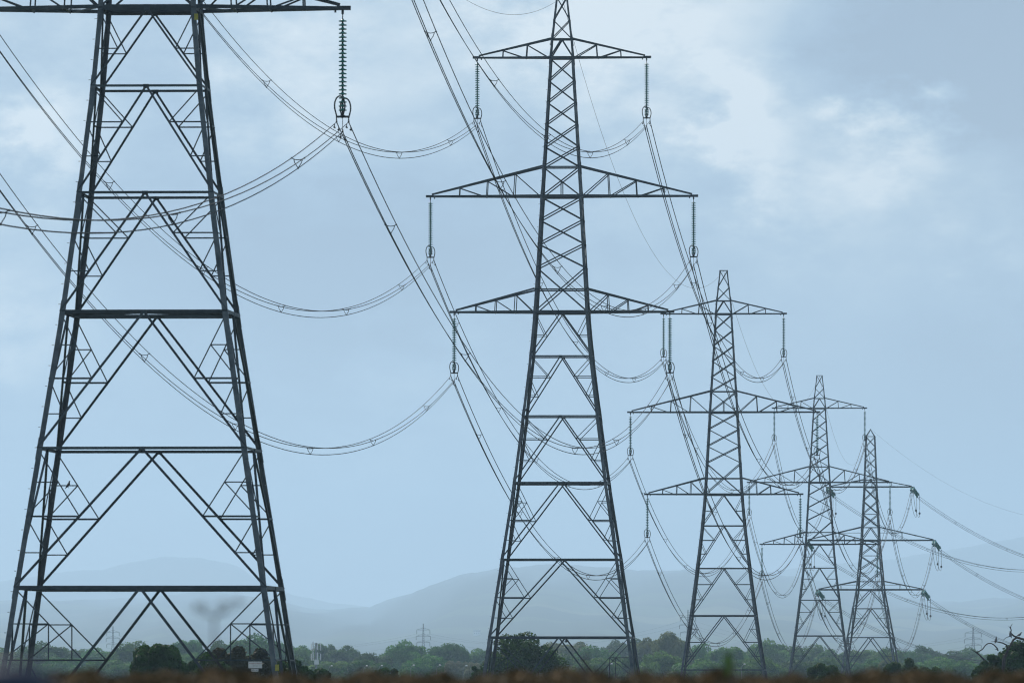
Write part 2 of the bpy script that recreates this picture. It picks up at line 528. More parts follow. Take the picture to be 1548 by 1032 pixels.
class Tower:
    """collects the members of one kind of pylon; each member is its own mesh"""

    def __init__(self, prof, H):
        self.prof, self.H = prof, H
        self.parts = []          # (name, mesh, children)

    def half(self, z):
        return float(np.interp(z, [a for a, _ in self.prof], [b for _, b in self.prof]))

    def corner(self, sx, sy, z):
        h = self.half(z)
        return Vector((sx * h, sy * h, z + self.H))

    def faces(self):
        # (left corner signs, right corner signs, outward normal)
        return [((-1, -1), (1, -1), Vector((0, -1, 0))), ((1, -1), (1, 1), Vector((1, 0, 0))),
                ((1, 1), (-1, 1), Vector((0, 1, 0))), ((-1, 1), (-1, -1), Vector((-1, 0, 0)))]

    def member(self, name, p, q, n, w, mat=None, flip=False, out=0.0):
        ax = (q - p).normalized()
        a = ax.cross(n).normalized()
        if flip:
            a = -a
        m = MB()
        off = n * out - a * (w * 0.5)
        m.angle(p + off, q + off, a, -n, w)
        self.parts.append((name, m.mesh(name, mat or M_STEEL), []))

    def legs(self, zbot, sizes):
        zs = [zbot] + [z for z, _ in self.prof if z > zbot]
        for sx in (-1, 1):
            for sy in (-1, 1):
                m = MB()
                for z0, z1 in zip(zs[:-1], zs[1:]):
                    w = next(s for lim, s in sizes if z0 < lim)
                    m.angle(self.corner(sx, sy, z0), self.corner(sx, sy, z1), (-sx, 0, 0), (0, -sy, 0), w)
                    # splice cover plates where two lengths of leg are bolted together
                    if z0 > zbot:
                        p = self.corner(sx, sy, z0)
                        ax = (self.corner(sx, sy, z1) - p).normalized()
                        o = Vector((sx * .02, sy * .02, 0))
                        m.angle(p - ax * .45 + o, p + ax * .45 + o, (-sx, 0, 0), (0, -sy, 0), w * 1.02, 0.03)
                if sx == -1 and sy == -1:      # climbing bolts
                    z = zbot + 3
                    k = 0
                    while z < 20 and len(m.v) < 9000:
                        p = self.corner(sx, sy, z)
                        m.box((p.x + (0.02 if k % 2 else -0.07), p.y + (-0.07 if k % 2 else 0.03), p.z), (0.09 if k % 2 == 0 else .02, 0.09 if k % 2 else .02, 0.02))
                        z += 0.42
                        k += 1
                self.parts.append(('leg', m.mesh('leg', M_STEEL2), []))
                # concrete footing
                b = MB()
                p = self.corner(sx, sy, zbot)
                b.lathe([(0.55, -0.5), (0.5, 0.25), (0.32, 0.4)], 10, (p.x - sx * .1, p.y - sy * .1, p.z))
                self.parts.append(('footing', b.mesh('footing', M_CONC), []))

    def belt(self, z, w, heavy=False):
        for (l, r, n) in self.faces():
            self.member('horizontal_brace', self.corner(*l, z), self.corner(*r, z), n, w, out=0.02)
        if heavy:
            mids = []
            for (l, r, n) in self.faces():
                mids.append((self.corner(*l, z) + self.corner(*r, z)) / 2)
                self.member('horizontal_brace', self.corner(*l, z) - n * .25 - Vector((0, 0, .04)), self.corner(*r, z) - n * .25 - Vector((0, 0, .04)), n, w * .8)
            for i in range(4):
                self.member('plan_brace', mids[i], mids[(i + 1) % 4], Vector((0, 0, 1)), 0.10)

    def xpanel(self, z0, z1, w):
        for (l, r, n) in self.faces():
            self.member('diagonal_brace', self.corner(*l, z0), self.corner(*r, z1), n, w, out=0.015)
            self.member('diagonal_brace', self.corner(*r, z0), self.corner(*l, z1), n, w, out=-0.02 - w * .1)

    def kpanel(self, zt, zb, w, mode, ws=0.048, gusset=True):
        for (l, r, n) in self.faces():
            ap = (self.corner(*l, zt) + self.corner(*r, zt)) / 2
            for s in (l, r):
                T, B = self.corner(*s, zt), self.corner(*s, zb)
                D = lambda t: lerp(ap, B, t)
                L = lambda t: lerp(T, B, t)
                self.member('diagonal_brace', ap, B, n, w, out=0.02)
                st = lambda a, b, k=1.0: self.member('strut', a, b, n, ws * k, out=-0.01)
                if mode == 0:
                    continue
                if mode == 1:
                    st(T, D(.52)); st(L(.52), D(.52))
                elif mode == 2:
                    st(T, D(.34)); st(L(.34), D(.34), 1.2); st(L(.34), D(.66)); st(L(.66), D(.66))
                elif mode == 3:
                    M = lerp(T, D(.49), .5)
                    st(T, D(.49)); st(M, L(.245)); st(M, L(.49)); st(L(.49), D(.49), 1.6)
                    st(L(.49), D(.75)); st(L(.75), D(.75))
                elif mode == 4:
                    M = lerp(T, D(.36), .5)
                    N = L(.36)
                    st(T, D(.36), 1.1); st(M, L(.18)); st(M, N); st(N, D(.36), 1.3)
                    st(M, Vector((M.x, M.y, N.z)))
                    st(N, D(.68)); st(L(.68), D(.68))
            if gusset:
                g = MB()
                c = ap + n * .035
                tx = n.cross(Vector((0, 0, 1)))
                a, b, h = tx * .12, n * .012, Vector((0, 0, .085))
                vs = [c + i * a + j * b + k * h for i in (-1, 1) for j in (-1, 1) for k in (-1.3, .7)]
                g.add(vs, [(0, 1, 3, 2), (4, 6, 7, 5), (0, 4, 5, 1), (2, 3, 7, 6), (0, 2, 6, 4), (1, 5, 7, 3)])
                self.parts.append(('gusset_plate', g.mesh('gusset_plate', M_STEEL), []))

    def arm(self, side, zl, zu, reach, npan, wl=0.18, wu=0.15, style='a', fine=True):
        H = self.H
        m = MB()
        kids = []
        hl, hu = self.half(zl), self.half(zu)
        tipl = Vector((side * reach, 0, zl + H))
        def low(sy, t):
            return Vector((side * lerp(hl, reach - .45, t), sy * lerp(hl, 0.11, t), zl + H))
        def upp(sy, t):
            return Vector((side * lerp(hu, reach - .45, t), sy * lerp(hu, 0.09, t), lerp(zu, zl + .16, t) + H))
        for sy in (-1, 1):
            a, b = low(sy, 0), low(sy, 1)
            m.angle(a - Vector((side * hl, 0, 0)), a, (0, -sy, 0), (0, 0, 1), wl)
            m.angle(a, b, (0, -sy, 0), (0, 0, 1), wl)
            m.angle(upp(sy, 0), upp(sy, 1), (0, -sy, 0), (0, 0, 1), wu)
        m.box((side * (reach - .27), 0, zl + H + .09), (.56, .30, .17))
        m.box((side * (reach - .32), 0, zl + H - .06), (.10, .05, .22))
        m.box((side * (reach - .62), 0, zl + H - .04), (.08, .05, .12))

        def kid(p, q, n, w, name='brace'):
            k = MB()
            ax = (q - p).normalized()
            a = ax.cross(n)
            if a.length < 1e-3:
                a = ax.cross(Vector((1, 0, 0)))
            a.normalize()
            (k if fine else m).angle(p - a * w / 2, q - a * w / 2, a, -n, w)
            if fine:
                kids.append((name, k.mesh(name, M_STEEL), []))
        for i in range(1, npan):
            t = i / npan
            tn = (i - 1) / npan
            for sy in (-1, 1):
                n = Vector((0, sy, 0))
                if style == 'a':
                    kid(low(sy, t), upp(sy, t), n, 0.065)
                    kid(upp(sy, t), low(sy, tn), n, 0.07)
                elif i == 1:
                    kid(low(sy, .42), upp(sy, .42), n, 0.065)
                    e = upp(sy, .42)
                    kid(e, Vector((side * hu, sy * hu, e.z)), n, 0.05)
            kid(low(-1, t), low(1, t), Vector((0, 0, -1)), 0.07)
            kid(upp(-1, t), upp(1, t), Vector((0, 0, 1)), 0.06)
            kid(low(-1, tn) if i % 2 else low(1, tn), low(1, t) if i % 2 else low(-1, t), Vector((0, 0, -1)), 0.07)
        self.parts.append(('cross_arm', m.mesh('cross_arm', M_STEEL), kids))

    def join_far(self):
        """for the distant pylons: short struts become one mesh"""
        out, vs, fs = [], [], []
        for nm, me, kids in self.parts:
            if nm in ('strut', 'plan_brace', 'gusset_plate'):
                n = len(vs)
                vs += [tuple(v.co) for v in me.vertices]
                fs += [tuple(i + n for i in p.vertices) for p in me.polygons]
            else:
                out.append((nm, me, kids))
        out.append(('strut*', mesh('strut', vs, fs, M_STEEL), []))
        self.parts = out

    def place(self, name, loc, rot, label, group='electricity pylons in a receding line'):
        root = link(name, None, None, loc, rot)
        tag(root, label, 'pylon', group)
        for nm, me, kids in self.parts:
            o = link(nm.rstrip('*'), me, root)
            if nm.endswith('*'):
                o['kind'] = 'stuff'
            for kn, km, _ in kids:
                link(kn, km, o)
        return root


M_CONC = noise_mat('footing_concrete', (0.22, 0.21, 0.2), (0.34, 0.33, 0.31), 5, rough=0.9)


def suspension(tall, fine):
    zbot = -32.0 if tall else -26.1
    T = Tower(PROFILE_A if tall else [(-26.1, 5.5)] + PROFILE_A[2:], -zbot)
    T.legs(zbot, [(-12.4, .215), (0, .20), (8.5, .19), (18.7, .15), (99, .10)])
    # upper body: crossed panels
    xs = [(18.7, 17.05), (17.05, 15.45), (15.45, 13.85), (13.85, 12.2), (12.2, 10.7), (10.7, 8.5), (8.5, 6.8), (6.8, 5.05), (5.05, 3.3), (3.3, 0)]
    for a, b in xs:
        T.xpanel(b, a, 0.09)
    T.xpanel(20.1, 21.5, 0.07)
    T.xpanel(21.5, 23.25, 0.07)
    T.kpanel(20.1, 18.7, 0.10, 0, gusset=fine)
    for z, w in ((23.25, .07), (20.1, .11), (18.7, .13), (10.7, .10), (8.5, .13), (1.7, .10), (0, .15)):
        T.belt(z, w)
    z = 8.5
    for (l, r, n) in T.faces():
        c = (T.corner(*l, 9.6) + T.corner(*r, 9.6)) / 2
        d = (T.corner(*l, 8.5) + T.corner(*r, 8.5)) / 2
        T.member('strut', c, d, n, .07)
    T.kpanel(0, -3.2, .08, 1, gusset=fine)
    T.belt(-3.2, .10)
    T.kpanel(-3.2, -7.6, .085, 2, gusset=fine)
    T.belt(-7.6, .105)
    T.kpanel(-7.6, -12.5, .09, 2, gusset=fine)
    T.belt(-12.5, .15, True)
    T.kpanel(-12.5, -18.1, .095, 3, gusset=fine)
    T.belt(-18.1, .115)
    if tall:
        T.kpanel(-18.1, -23.8, .10, 3, gusset=fine)
        T.belt(-23.8, .16, True)
        T.kpanel(-23.8, -32, .11, 4, gusset=fine)
    else:
        T.kpanel(-18.1, -26.1, .11, 4, gusset=fine)
    for s in (-1, 1):
        T.arm(s, 18.7, 20.1, 6.55, 3, .13, .115, fine=fine)
        T.arm(s, 8.5, 10.7, 10.0, 4, .155, .13, fine=fine)
        T.arm(s, 0, 1.7, 8.25, 4, .155, .13, fine=fine)
    if not fine:
        T.join_far()
    return T


def tension():
    T = Tower(PROFILE_B, 22)
    T.legs(-22, [(0, .28), (8.4, .25), (17.5, .2), (99, .14)])
    for a, b in ((17.5, 15.2), (15.2, 12.95), (12.95, 10.7), (8.4, 5.9), (5.9, 3.4), (3.4, 0)):
        T.xpanel(b, a, 0.13)
    for a, b in ((26.2, 24.35), (24.35, 22.5), (22.5, 20.65), (20.65, 18.8)):
        T.xpanel(b, a, 0.08)
    T.kpanel(18.8, 17.5, .11, 0, gusset=False)
    T.kpanel(10.7, 8.4, .13, 0, gusset=False)
    for z, w in ((26.2, .1), (18.8, .12), (17.5, .17), (12.95, .09), (10.7, .13), (8.4, .17), (5.9, .09), (1.5, .11), (0, .17)):
        T.belt(z, w)
    T.kpanel(0, -3.1, .13, 1, gusset=False)
    T.belt(-3.1, .14)
    T.kpanel(-3.1, -8, .14, 2, gusset=False)
    T.belt(-8, .16)
    T.kpanel(-8, -14.5, .15, 3, gusset=False)
    T.belt(-14.5, .18, True)
    T.kpanel(-14.5, -22, .16, 4, gusset=False)
    ap = Vector((0, 0, 27.5 + 22))
    for sx in (-1, 1):
        for sy in (-1, 1):
            m = MB()
            m.angle(T.corner(sx, sy, 26.2), ap, (-sx, 0, 0), (0, -sy, 0), .12)
            T.parts.append(('peak_strut', m.mesh('peak_strut', M_STEEL), []))
    for s in (-1, 1):
        T.arm(s, 17.5, 18.8, 7.5, 3, .24, .16, 'b', fine=False)
        T.arm(s, 8.4, 10.7, 11.2, 3, .26, .17, 'b', fine=False)
        T.arm(s, 0, 1.5, 9.35, 3, .26, .17, 'b', fine=False)
    T.join_far()
    return T


# position of each tower: x, distance, height of the bottom cross-arm, rotation
LINE_AZ = math.atan2(57.1, 1115)
ROT = -LINE_AZ
SITES = [(-33.7, 107, 27.6), (-14.9, 477, 27.1), (3.67, 850, 26.08), (21.95, 1200, 17.97), (42.3, 1592, 17.0), (61.1, 1973, 13.3), (130.1, 2331, 6.4)]
TALL = suspension(True, True)
SHORT = suspension(False, False)
TENS = tension()
labs = {1: 'huge nearest steel lattice pylon, its top cut off by the frame',
        2: 'tall steel lattice pylon in the middle, second in the line',
        3: 'third steel lattice pylon, flat topped, right of the middle',
        4: 'fourth pylon, small and flat topped, just left of the last one',
        5: 'last pylon of the line with pointed peak and slanting green insulators'}
for i, T in ((1, TALL), (2, TALL), (3, SHORT), (4, SHORT)):
    x, d, zb = SITES[i]
    T.place('pylon', (x, d, zb - T.H), ROT, labs[i])
ROT5 = -(LINE_AZ + math.atan2(69, 358)) / 2
x, d, zb = SITES[5]
TENS.place('pylon', (x, d, zb - TENS.H), ROT5, labs[5])

# ------------------------------------------------------------------ insulator strings
NDISC, PITCH = 23, 0.167
disc = MB()
disc.lathe([(0.05, 0.06), (0.06, 0.025), (0.168, -0.002), (0.162, -0.045), (0.045, -0.05)], 9)
ME_DISC = disc.mesh('insulator_disc', M_GLASS, True)
st_ = MB()
for k in range(NDISC):
    n0 = len(st_.v)
    for vtx in disc.v:
        st_.v.append((vtx[0], vtx[1], vtx[2] - 0.28 - k * PITCH))
    st_.f += [tuple(i + n0 for i in f) for f in disc.f]
ME_STACK = st_.mesh('insulator_disc', M_GLASS, True)
rod = MB()
rod.tube([(0, 0, 0.02), (0, 0, -0.28)], 0.022, 5)
rod.tube([(0, 0, -0.2), (0, 0, -0.28 - NDISC * PITCH - 0.1)], 0.042, 6)
ME_ROD = rod.mesh('cap_and_pin_rod', M_FITTING)
YZ = -0.28 - NDISC * PITCH - 0.12
CLAMPS = [(-0.25, YZ - 0.22), (0.25, YZ - 0.22), (0.0, YZ - 0.62)]
yk = MB()
yk.box((0, 0, YZ), (0.56, 0.04, 0.09))
yk.box((0, 0, YZ + .04), (0.16, 0.5, 0.05))
for cx, cz in CLAMPS:
    yk.tube([(cx, 0, YZ), (cx, 0, cz + .04)], 0.013 if cx == 0 else .022, 5)
ME_YOKE = yk.mesh('yoke_plate', M_FITTING)
cl = MB()
cl.tube([(0, -.2, .0), (0, -.08, .045), (0, .08, .045), (0, .2, .0)], .028, 6)
cl.box((0, 0, .06), (.06, .09, .07))
ME_CLAMP = cl.mesh('suspension_clamp', M_FITTING)
rg = MB()
pts = []
for k in range(19):
    a = math.radians(-118 + k * (236 / 18) - 0)
    wv = 0.215 * math.sin(a)
    hv = 0.40 * math.cos(a)
    pts.append((wv, 0, YZ + .40 + hv + 0.02))
pts = [(-.13, 0, YZ)] + pts + [(.13, 0, YZ)]
rg.tube(pts, .034, 6)
ME_RING = rg.mesh('arcing_ring', M_FITTING, True)


def insulator(pos, rot, label, fine):
    root = link('insulator_string', None, None, pos, rot)
    tag(root, label, 'insulator', 'insulator strings hanging from the cross-arms')
    link('rod', ME_ROD, root)
    link('yoke', ME_YOKE, root)
    for cx, cz in CLAMPS:
        link('clamp', ME_CLAMP, root, (cx, 0, cz))
    for sy in (-1, 1):
        link('arcing_ring', ME_RING, root, (0.10 * sy, 0.27 * sy, -0.05 if sy > 0 else 0.02))
    if fine:
        for k in range(NDISC):
            link('disc', ME_DISC, root, (0, 0, -0.28 - k * PITCH))
    else:
        o = link('disc', ME_STACK, root)
        o['kind'] = 'stuff'
    return root


ARMS_A = [('top', 18.7, 6.55), ('middle', 8.5, 10.0), ('bottom', 0.0, 8.25)]
ARMS_B = [('top', 17.5, 7.5), ('middle', 8.4, 11.2), ('bottom', 0.0, 9.35)]
SIDE = {-1: 'left', 1: 'right'}
NAMES = {0: 'an unseen nearer', 1: 'nearest', 2: 'second', 3: 'third', 4: 'fourth', 5: 'last'}


def tip(i, arm, side):
    """where the string hangs from, in world coordinates"""
    x, d, zb = SITES[i]
    r = ROT5 if i >= 5 else ROT
    arms = ARMS_B if i >= 5 else ARMS_A
    _, z, reach = arms[arm]
    off = side * (reach - 0.32)
    return Vector((x + off * math.cos(r), d + off * math.sin(r), zb + z - 0.15))


for i in (1, 2, 3, 4):
    for a in range(3):
        for s in (-1, 1):
            insulator(tip(i, a, s), ROT, 'green glass insulator string under the %s tip of the %s arm of the %s pylon' % (SIDE[s], ARMS_A[a][0], NAMES[i]), i <= 2)

# ------------------------------------------------------------------ spacers and dampers
sp = MB()
corners = [Vector((-.25, 0, 0)), Vector((.25, 0, 0)), Vector((0, 0, -.40))]
sp.tube([(-.25, 0, 0), (-.13, 0, -.06), (0, 0, -.075), (.13, 0, -.06), (.25, 0, 0)], .017, 5)
sp.tube([(-.17, 0, -.05), (-.13, 0, -.19), (-.07, 0, -.28), (0, 0, -.40)], .017, 5)
sp.tube([(.17, 0, -.05), (.13, 0, -.19), (.07, 0, -.28), (0, 0, -.40)], .017, 5)
for c in corners:
    sp.tube([c + Vector((0, -.09, 0)), c + Vector((0, .09, 0))], .035, 6)
ME_SPACER = sp.mesh('spacer', M_FITTING)
dm = MB()
dm.tube([(0, -.2, -.13), (0, 0, -.11), (0, .2, -.13)], .01, 4)
dm.box((0, 0, -.05), (.03, .04, .12))
dm.tube([(0, -.26, -.14), (0, -.12, -.135)], .035, 6)
dm.tube([(0, .12, -.135), (0, .26, -.14)], .035, 6)
ME_DAMPER = dm.mesh('vibration_damper', M_FITTING)


def span(p, q, sag, t0, t1, n):
    out = []
    for k in range(n + 1):
        t = lerp(t0, t1, k / n)
        c = lerp(p, q, t)
        out.append(Vector((c.x, c.y, c.z - 4 * sag * t * (1 - t))))
    return out


def bundle(P, Q, rp, rq, sag, label, t0=0.0, t1=1.0, dampers=True, rad=0.0175, first=34.0, step=61.0):
    """three conductors from P to Q (points of the suspension yoke's conductors)"""
    root = link('conductor_bundle', None, None, P)
    tag(root, label, 'power line', 'three-wire conductor bundles strung along the pylons')
    L = (Q - P).length
    offs = [(-.25, 0.), (.25, 0.), (0., -.40)]
    for (ox, oz) in offs:
        a = Vector((ox * math.cos(rp), ox * math.sin(rp), oz))
        b = Vector((ox * math.cos(rq), ox * math.sin(rq), oz))
        pts = [v - P for v in span(P + a, Q + b, sag, t0, t1, 56)]
        m = MB()
        m.tube(pts, rad, 4)
        link('wire', m.mesh('wire', M_WIRE, True), root)
        if dampers:
            for t in (1.3 / L, 1 - 1.3 / L):
                c = lerp(P + a, Q + b, t)
                c.z -= 4 * sag * t * (1 - t)
                link('vibration_damper', ME_DAMPER, root, c - P, rp)
    s = first
    while s < L - 20:
        t = s / L
        c = lerp(P, Q, t)
        c.z -= 4 * sag * t * (1 - t)
        link('spacer', ME_SPACER, root, c - P, rp)
        s += step
    return root


SAGS = [10.1, 8.9, 8.3, 9.8]
for i in range(0, 4):
    for a in range(3):
        for s in ((1,) if i == 0 else (-1, 1)):
            dz = Vector((0, 0, CLAMPS[0][1]))
            P, Q = tip(i, a, s) + dz, tip(i + 1, a, s) + dz
            if i == 0:
                lb = 'conductor bundle from the %s arm of the nearest pylon swinging out past the left edge' % ARMS_A[a][0]
            else:
                lb = 'conductor bundle joining %s ends of the %s arms of the %s and %s pylons' % (SIDE[s], ARMS_A[a][0], NAMES[i], NAMES[i + 1])
            bundle(P, Q, ROT, ROT, SAGS[i], lb, dampers=(i < 3), rad=(.022 if i < 2 else .030), first=39.0 if i == 0 else 33.0)

# earth wires from peak to peak
for i in range(1, 6):
    pz = lambda k: SITES[k][2] + (27.5 if k >= 5 else 23.2)
    P = Vector((SITES[i][0], SITES[i][1], pz(i)))
    Q = Vector((SITES[i + 1][0], SITES[i + 1][1], pz(i + 1)))
    m = MB()
    m.tube([v - P for v in span(P, Q, 8.9, 0, 1, 48)], 0.012, 4)
    o = link('earth_wire', m.mesh('earth_wire', M_WIRE, True), None, P)
    if i < 5:
        lb = 'thin single earth wire slung between the peaks of the %s and %s pylons' % (NAMES[i], NAMES[i + 1])
    else:
        lb = 'thin single earth wire falling from the last pylon out of the right edge'
    tag(o, lb, 'earth wire', 'earth wires along the pylon tops')

# tension strings, jumper loops and the line beyond at the last pylon
SLEN = 6.4
for a in range(3):
    for s in (-1, 1):
        tp = tip(5, a, s)
        Pin = tip(4, a, s) + Vector((0, 0, CLAMPS[0][1]))
        Qout = tip(6, a, s) + Vector((0, 0, 0))
        ends = []
        for which, other, sag in (('incoming', Pin, 9.8), ('outgoing', Qout, 8.2)):
            d = other - tp
            L = d.length
            di = Vector((d.x, d.y, d.z - 4 * sag * 1.0)).normalized()
            if which == 'outgoing':
                di = Vector((di.x, di.y, di.z - 0.10)).normalized()
            e = tp + di * SLEN
            ends.append(e)
            root = link('tension_string', None, None, tp)
            tag(root, 'slanting triple green insulator set, %s side, %s tip of the %s arm, last pylon' % (which, SIDE[s], ARMS_B[a][0]),
                'insulator', 'slanting tension insulator sets on the last pylon')
            sidev = di.cross(Vector((0, 0, 1))).normalized()
            upv = sidev.cross(di).normalized()
            rm = Matrix((sidev, upv, -di)).transposed()
            for (u, w) in ((-.19, .12), (.19, .12), (0, -.19)):
                if True:
                    mm = MB()
                    n = 29
                    for k in range(n):
                        zc = -0.5 - k * 0.175
                        base = Vector((u, w, zc))
                        n0 = len(mm.v)
                        for vtx in disc.v:
                            mm.v.append(tuple(rm @ (Vector(vtx) * 1.0 + base)))
                        mm.f += [tuple(q_ + n0 for q_ in f) for f in disc.f]
                    o = link('disc_stack', mm.mesh('disc_stack', M_GLASS_T, True), root)
            fm = MB()
            for z0 in (-.42, -SLEN + .35):
                c = [rm @ Vector((u, w, z0)) for (u, w) in ((-.26, -.26), (.26, -.26), (.26, .26), (-.26, .26), (-.26, -.26))]
                fm.tube(c, .035, 5)
            fm.tube([rm @ Vector((0, 0, 0)), rm @ Vector((0, 0, -.42))], .04, 5)
            fm.tube([rm @ Vector((0, 0, -SLEN + .35)), rm @ Vector((0, 0, -SLEN))], .05, 5)
            link('yoke', fm.mesh('yoke', M_FITTING), root)
            hm = MB()
            hm.tube([rm @ Vector((.3 * math.sin(q_ * .5), .32 + .25 * math.cos(q_ * .5), -SLEN + .75)) for q_ in range(13)], .025, 5)
            link('arcing_horn', hm.mesh('arcing_horn', M_FITTING), root)
        # conductors
        bundle(Pin, ends[0], ROT, ROT5, 9.6,
               'conductor bundle joining %s ends of the %s arms of the fourth and last pylons' % (SIDE[s], ARMS_A[a][0]), dampers=False, rad=.030, first=33)
        bundle(ends[1], Qout, ROT5, ROT5, 7.6,
               'conductor bundle from the %s tip of the last pylon\'s %s arm, leaving at right' % (SIDE[s], ARMS_B[a][0]), dampers=False, rad=.030, first=42)
        jr = link('jumper_loop', None, None, tp)
        tag(jr, 'slack jumper loop hanging under the %s tip of the %s arm of the last pylon' % (SIDE[s], ARMS_B[a][0]), 'cable', 'jumper loops under the last pylon\'s arms')
        for o_ in (-.25, .25):
            pts = []
            for k in range(25):
                t = k / 24
                c = lerp(ends[0], ends[1], t)
                x_ = (2 * t - 1)
                pts.append(c - tp + Vector((o_ + .35 * math.sin(math.pi * t), 0, -3.9 * (1 - abs(x_) ** 2.4) ** .8)))
            m = MB()
            m.tube(pts, .03, 4)
            link('wire', m.mesh('wire', M_WIRE), jr)
        wm = MB()
        for k in (5, 19):
            wm.lathe([(.1, -.18), (.16, -.1), (.16, .1), (.1, .18)], 8, pts[k])
        link('weight', wm.mesh('weight', M_FITTING), jr)

# ------------------------------------------------------------------ signs on the nearest pylon
def text_mesh(s, size, mat, name='lettering'):
    cu = bpy.data.curves.new(name, 'FONT')
    cu.body = s
    cu.size = size
    cu.align_x = 'CENTER'
    cu.align_y = 'CENTER'
    cu.extrude = 0.001
    cu.materials.append(mat)
    o = bpy.data.objects.new(name, cu)
    dg = bpy.context.evaluated_depsgraph_get()
    me = bpy.data.meshes.new_from_object(o.evaluated_get(dg)) if False else None
    COL.objects.link(o)
    bpy.context.view_layer.update()
    me = bpy.data.meshes.new_from_object(o.evaluated_get(bpy.context.evaluated_depsgraph_get()))
    bpy.data.objects.remove(o)
    if not me.materials:
        me.materials.append(mat)
    return me


DS = 471.6
sg = link('danger_sign', None, None, px(386, 1004.2, DS))
tag(sg, 'white warning sign with red lettering hung on the nearest pylon', 'sign')
m = MB()
m.box((0, 0, 0), (.56, .012, .27))
link('plate', m.mesh('plate', M_WHITE), sg)
for s, z, size, mt in (('DANGER OF DEATH', .055, .058, M_RED), ('KEEP OFF', -.045, .045, M_BLACK)):
    o = link('lettering', text_mesh(s, size, mt), sg, (0, -.009, z))
    o.rotation_euler = (math.radians(90), 0, 0)
m = MB()
for sx in (-.19, .19):
    m.box((sx, 0.01, .185), (.025, .02, .13))
link('bracket', m.mesh('bracket', M_STEEL), sg)
ns = link('number_plate', None, None, px(385.5, 1012.4, DS))
tag(ns, 'small white number plate hung below the warning sign', 'sign')
m = MB()
m.box((0, 0, 0), (.28, .012, .10))
link('plate', m.mesh('plate', M_WHITE), ns)
o = link('lettering', text_mesh('4ZM 40', .075, M_BLACK), ns, (0, -.009, 0))
o.rotation_euler = (math.radians(90), 0, 0)
for (x_, y_, lb) in ((419, 1008.5, 'small yellow plate near the foot of the nearest pylon\'s right leg'), (296, 25, 'small yellow plate high up on the nearest pylon\'s right leg')):
    m = MB()
    m.box((0, 0, 0), (.16, .012, .26))
    m.box((0, -.008, -.06), (.12, .006, .07))
    o = link('leg_plate', m.mesh('leg_plate', M_YELLOW), None, px(x_, y_, 470.9 if y_ > 500 else 474.4))
    tag(o, lb, 'plate', 'yellow plates on the nearest pylon')


# ------------------------------------------------------------------ birds
def bird(name, pos, length, heading, label, pitch, mat, cat='bird', wings=0.0, group=None):
    """pos: where the feet stand; heading: angle of the beak from +X; pitch: body tilt"""
    root = link(name, None, None, pos)
    tag(root, label, cat, group)
    L = length
    sp_ = [(-.50, -.02, .010), (-.42, -.01, .045), (-.30, .0, .055), (-.22, .0, .085), (-.10, -.005, .130), (.05, .0, .150), (.17, .03, .120),
           (.25, .08, .080), (.31, .125, .075), (.37, .14, .068), (.42, .13, .035), (.50, .11, .006)]
    m = MB()
    c, s = math.cos(pitch), math.sin(pitch)
    ch, sh = math.cos(heading), math.sin(heading)
    pts, rs = [], []
    for (u, v_, r) in sp_:
        a, b = (u * c - v_ * s) * L, (u * s + v_ * c) * L + .27 * L
        pts.append((a * ch, a * sh, b))
        rs.append(r * L)
    m.tube(pts, rs, 8)
    link('body', m.mesh('body', mat, True), root)
    for sd_ in (-1, 1):
        wv = MB()
        side = Vector((-sh, ch, 0)) * sd_
        if wings:
            base = Vector((0, 0, .33 * L))
            f = Vector((ch, sh, 0))
            sec = []
            for t, chord, up in ((0, .26, 0), (.25, .27, .18), (.55, .2, .34), (1.0, .03, wings)):
                p = base + side * (.08 + t * .62) * L + Vector((0, 0, up * L))
                sec += [p + f * chord * L * .5 + Vector((0, 0, .012 * L)), p - f * chord * L * .5, p + f * chord * L * .5 - Vector((0, 0, .012 * L))]
            fs_ = []
            for k in range(3):
                a0 = k * 3
                for e in range(3):
                    e2 = (e + 1) % 3
                    fs_.append((a0 + e, a0 + e2, a0 + 3 + e2, a0 + 3 + e))
            fs_ += [(0, 2, 1), (9, 10, 11)]
            wv.add(sec, fs_)
        else:
            q_ = [Vector(pts[6]) + side * rs[6] * .8, Vector(pts[4]) + side * rs[4] * .95, Vector(pts[2]) + side * rs[2] * .9, Vector(pts[1]) + side * .01]
            wv.tube(q_, [.04 * L, .085 * L, .05 * L, .01 * L], 6)
            lg = MB()
            foot = side * .06 * L
            lg.tube([foot + Vector((.0, 0, .2 * L)), foot + Vector((0, 0, .01 * L)), foot + Vector((ch, sh, 0)) * .08 * L], .014 * L, 4)
            link('leg', lg.mesh('leg', M_FITTING), root)
        link('wing', wv.mesh('wing', mat, True), root)


hz5 = TALL.half(-18.1 - 5.7 * .26)
x1, d1, zb1 = SITES[1]
dd = d1 + 4.6
bird('crow', px(103, 737.0, dd), .42, 0.35, 'black bird perched on a strut low on the nearest pylon\'s left side', .85, M_FEATHER)
bird('crow', px(856, 971.5, 845.0), .42, 0.15, 'dark bird perched on the lowest crossbar of the middle pylon', .05, M_FEATHER, wings=0.5)
bird('small_bird', px(340, 975, 600), .10, 2.6, 'tiny dark bird in the air above the near hedge trees', .3, M_FEATHER, wings=.2)
DT = 750.0
for (x_, y_, hd, pt, lb) in ((1505.4, 969.6, .8, 1.1, 'plump grey pigeon on the lowest dead branch at right'),
                             (1527.2, 961.3, 2.2, 1.05, 'grey pigeon on the fork of the dead branches at right'),
                             (1540.5, 961.6, .1, .45, 'grey pigeon leaning forward on the thick dead branch nearest the right edge')):
    bird('pigeon', px(x_, y_ + .6, DT), 0.52, hd, lb, pt, M_PIGEON, group='pigeons on the dead branches')


